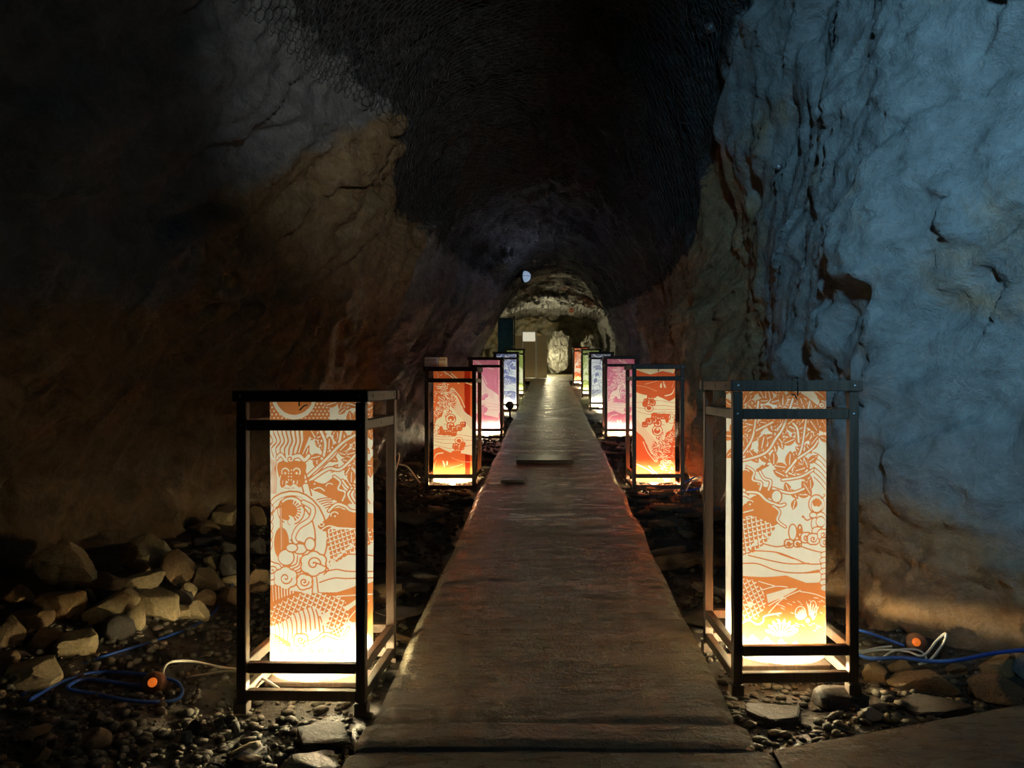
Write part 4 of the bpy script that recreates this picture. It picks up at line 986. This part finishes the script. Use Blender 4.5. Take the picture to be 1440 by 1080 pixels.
# gravel: past counting
ico = bmesh.new(); bmesh.ops.create_icosphere(ico, subdivisions=1, radius=1); IV = np.array([q.co[:] for q in ico.verts]); IF = np.array([[q.index for q in f.verts] for f in ico.faces]); ico.free()
NPB = 13000; yy = 2.1 * (13 / 2.1) ** (rng.random(NPB) ** 1.35); side = rng.random(NPB) < .64
xx = np.where(side, np.interp(yy, [2, 3.5, 5, 8, 13], [-2.5, -2.4, -2.1, -1.7, -1.4]) + rng.random(NPB) * (np.interp(yy, [2, 3.5, 5, 8, 13], [-2.5, -2.4, -2.1, -1.7, -1.4]) * -1 - .66), .68 + rng.random(NPB) * np.interp(yy, [2.6, 3.3, 3.8, 13], [1.2, 1.1, .75, .6]))
keep = side | (yy > 2.5 + (xx - .66) * .31); xx, yy = xx[keep], yy[keep]; n_ = len(xx); rs = .007 + .019 * rng.random(n_) ** 2.4
zz = ground_np(xx, yy) + rs * .35; dirs = rng.normal(size=(n_, 3)); ang = rng.random(n_) * 6.283
V0 = IV[None] * (1 + .22 * (rng.random((n_, len(IV), 1)) - .5)) * np.stack([rs * rng.uniform(1, 1.5, n_), rs * rng.uniform(.7, 1.1, n_), rs * rng.uniform(.5, .8, n_)], -1)[:, None]
ca, sa = np.cos(ang)[:, None], np.sin(ang)[:, None]; VX_ = V0[..., 0] * ca - V0[..., 1] * sa; VY_ = V0[..., 0] * sa + V0[..., 1] * ca
PV = np.stack([VX_ + xx[:, None], VY_ + yy[:, None], V0[..., 2] + zz[:, None]], -1).reshape(-1, 3); PF = (IF[None] + (np.arange(n_) * len(IV))[:, None, None]).reshape(-1, 3)
me = bpy.data.meshes.new('gravel'); me.vertices.add(len(PV)); me.vertices.foreach_set('co', PV.reshape(-1).astype(np.float32)); me.loops.add(PF.size); me.loops.foreach_set('vertex_index', PF.reshape(-1).astype(np.int32)); me.polygons.add(len(PF)); me.polygons.foreach_set('loop_start', np.arange(0, PF.size, 3, dtype=np.int32)); me.update(calc_edges=True); me.materials.append(M['pebble'])
me.polygons.foreach_set('use_smooth', [True] * len(me.polygons))
tag(obj('gravel', me), 'loose dark gravel and pebbles strewn beside the walkway', 'gravel', kind='stuff')
# boulder at the tunnel end
put_rock(rock_mesh(907, 'boulder', 5, 26, .13), (.38, 29.6, .8 + rise(29.6)), (.62, .55, 1.0), (0, .1, .4), 'boulder', 'big pale boulder glaring in lamplight at the tunnel end', 'rock')
put_rock(rock_mesh(911, 'boulder', 5, 22, .13), (1.55, 28.6, .75 + rise(28.6)), (.55, .6, .95), (0, -.15, 1.1), 'boulder', 'yellow-lit leaning boulder right of the pale boulder at the tunnel end', 'rock')

# ------------------------------------------------------------------ cables and fittings
def cable(name, pts, rad, mat, label, cat='cable', group=None, lift=.0):
    out = []
    for q in pts:
        if len(q) == 3: px, py, z_ = q; g = G_(px, py, z_); out.append((g.x, g.y, g.z))
        else:
            Yv = ground_hit(q[0], q[1], rad + lift); p_ = at_y(q[0], q[1], Yv); out.append((p_.x, p_.y, p_.z))
    m = MB(); m.tube(crom(out, 8), rad, 8); return tag(m.build(name, M[mat], None, True), label, cat, group)
cable('blue_cable', [(330, 818), (300, 862), (262, 885), (205, 905), (140, 925), (80, 950), (30, 978)], .006, 'blue_cable', 'blue cable running along the foot of the left rock pile')
cable('blue_cable', [(40, 985), (90, 958), (140, 945), (200, 948), (246, 958), (256, 975), (240, 986), (190, 986), (130, 975), (95, 968), (120, 955), (180, 962), (225, 968)], .007, 'blue_cable', 'coiled blue cable on the gravel beside the left pilot lamp', lift=.012)
cable('white_cable', [(345, 942, .02), (310, 938, .03), (270, 930, .05), (240, 931, .06), (231, 940, .04), (230, 950, .02)], .005, 'white_cable', 'white wire arching from the left pilot lamp to the lantern')
cable('white_cable', [(392, 968, .02), (360, 950, .03), (320, 944, .02), (285, 949, 0), (262, 953, -.01)], .005, 'white_cable', 'white wire lying straight below the arched one at the left lantern')
def pilot(px, py, z_, rz, lab):
    g = G_(px, py, z_); r_ = empty('pilot_lamp', g, rz); r_.rotation_euler[0] = -.45
    m = MB(); m.lathe([(.034, 0), (.042, .006), (.042, .03), (.034, .04)], 20, Matrix.Rotation(math.pi / 2, 4, 'X')); m.build('cap_ring', M['cap'], r_, True)
    m = MB(); m.lathe([(.018, .036), (.017, .043), (.010, .049), (.003, .051)], 16, Matrix.Rotation(math.pi / 2, 4, 'X')); m.build('glow_lens', M['pilot'], r_, True)
    m = MB(); m.lathe([(.03, -.07), (.03, .0)], 14, Matrix.Rotation(math.pi / 2, 4, 'X')); m.build('plug_body', M['black_metal'], r_)
    tag(r_, lab, 'pilot lamp')
pilot(220, 961, .0, .1, 'brown plug with glowing orange pilot light on the left gravel')
pilot(1288, 905, .03, -.4, 'plug with faint orange pilot light beside the white wires at right')
cable('blue_cable', [(1452, 913, .12), (1400, 918, .11), (1350, 928, .09), (1310, 930, .07), (1270, 925, .06), (1225, 926, .04), (1205, 920, .03)], .008, 'blue_cable', 'thick blue cable along the right wall to the picture edge')
cable('blue_cable', [(1208, 886, .06), (1228, 892, .05), (1250, 900, .03), (1272, 908, .02)], .007, 'blue_cable', 'short blue cable end behind the right lantern post')
cable('white_cable', [(1205, 920, .03), (1240, 914, .04), (1275, 916, .05), (1298, 922, .05), (1318, 900, .1), (1330, 891, .13), (1326, 905, .09), (1308, 928, .02), (1292, 934, .01)], .005, 'white_cable', 'white wire standing up in a tall loop at right')
cable('white_cable', [(1230, 936, .0), (1245, 922, .03), (1262, 914, .05), (1290, 914, .05), (1302, 924, .03), (1296, 934, .01)], .0045, 'white_cable', 'white wire in a low arch below the tall loop')
cable('white_cable', [(1205, 917, .03), (1235, 911, .04), (1254, 909, .04)], .005, 'white_cable', 'short straight white wire leaving the right lantern')
cable('white_cable', [(556, 662, .12), (561, 645, .2), (560, 637, .22), (553, 650, .16), (572, 656, .14), (585, 672, .05), (590, 679, .02)], .008, 'white_cable', 'curled white wire beside the orange lantern on the left')
cable('blue_cable', [(955, 682, .0), (975, 672, .04), (990, 668, .05), (1005, 676, .02), (985, 686, 0), (960, 690, -.01)], .008, 'blue_cable', 'blue cable loop right of the red-orange lantern')
cable('white_cable', [(965, 690, .0), (972, 678, .04), (985, 672, .06), (990, 664, .08), (975, 668, .06)], .006, 'white_cable', 'white wire loop right of the red-orange lantern')
# two small boxes resting on the orange lantern's rear rail
zt = LH - .055 + rise(7.1)
for x0, x1, mt, lab in ((597, 616, 'box_grey', 'small grey-blue box on top of the orange lantern on the left'), (617, 628, 'box_yellow', 'small cream box beside the grey-blue one on the orange lantern')):
    yq = 7.1 + LD - .05; a = (x0 - VX) / F * yq; b = (x1 - VX) / F * yq; m = MB(); m.cbox((a, yq - .01, zt + .0015), (b, yq + .07, zt + .105), .006)
    o = m.build('small_box', M[mt]); m = MB(); m.cbox((a + .01, yq - .013, zt + .075), (b - .01, yq - .0105, zt + .08), .0005); m.build('lid_seam', M['black_metal'], o); tag(o, lab, 'box')
# small round-headed ground spotlight at the walkway edge
g = G_(717, 590, -.03); r_ = empty('ground_spotlight', g)
m = MB(); m.lathe([(.07, 0), (.075, .01), (.05, .03), (.02, .05)], 16); m.build('base', M['black_metal'], r_)
m = MB(); m.tube([(0, 0, .04), (0, 0, .2)], .014, 8); m.build('stem', M['black_metal'], r_)
m = MB(); m.lathe([(.02, -.075), (.055, -.055), (.072, -.01), (.072, .04), (.06, .055), (.02, .06)], 18, Matrix.Translation((0, 0, .25)) @ Matrix.Rotation(1.9, 4, 'X')); m.build('lamp_head', M['black_metal'], r_, True)
tag(r_, 'small black round-headed spotlight on the ground before the blue-grey left lantern', 'spotlight')
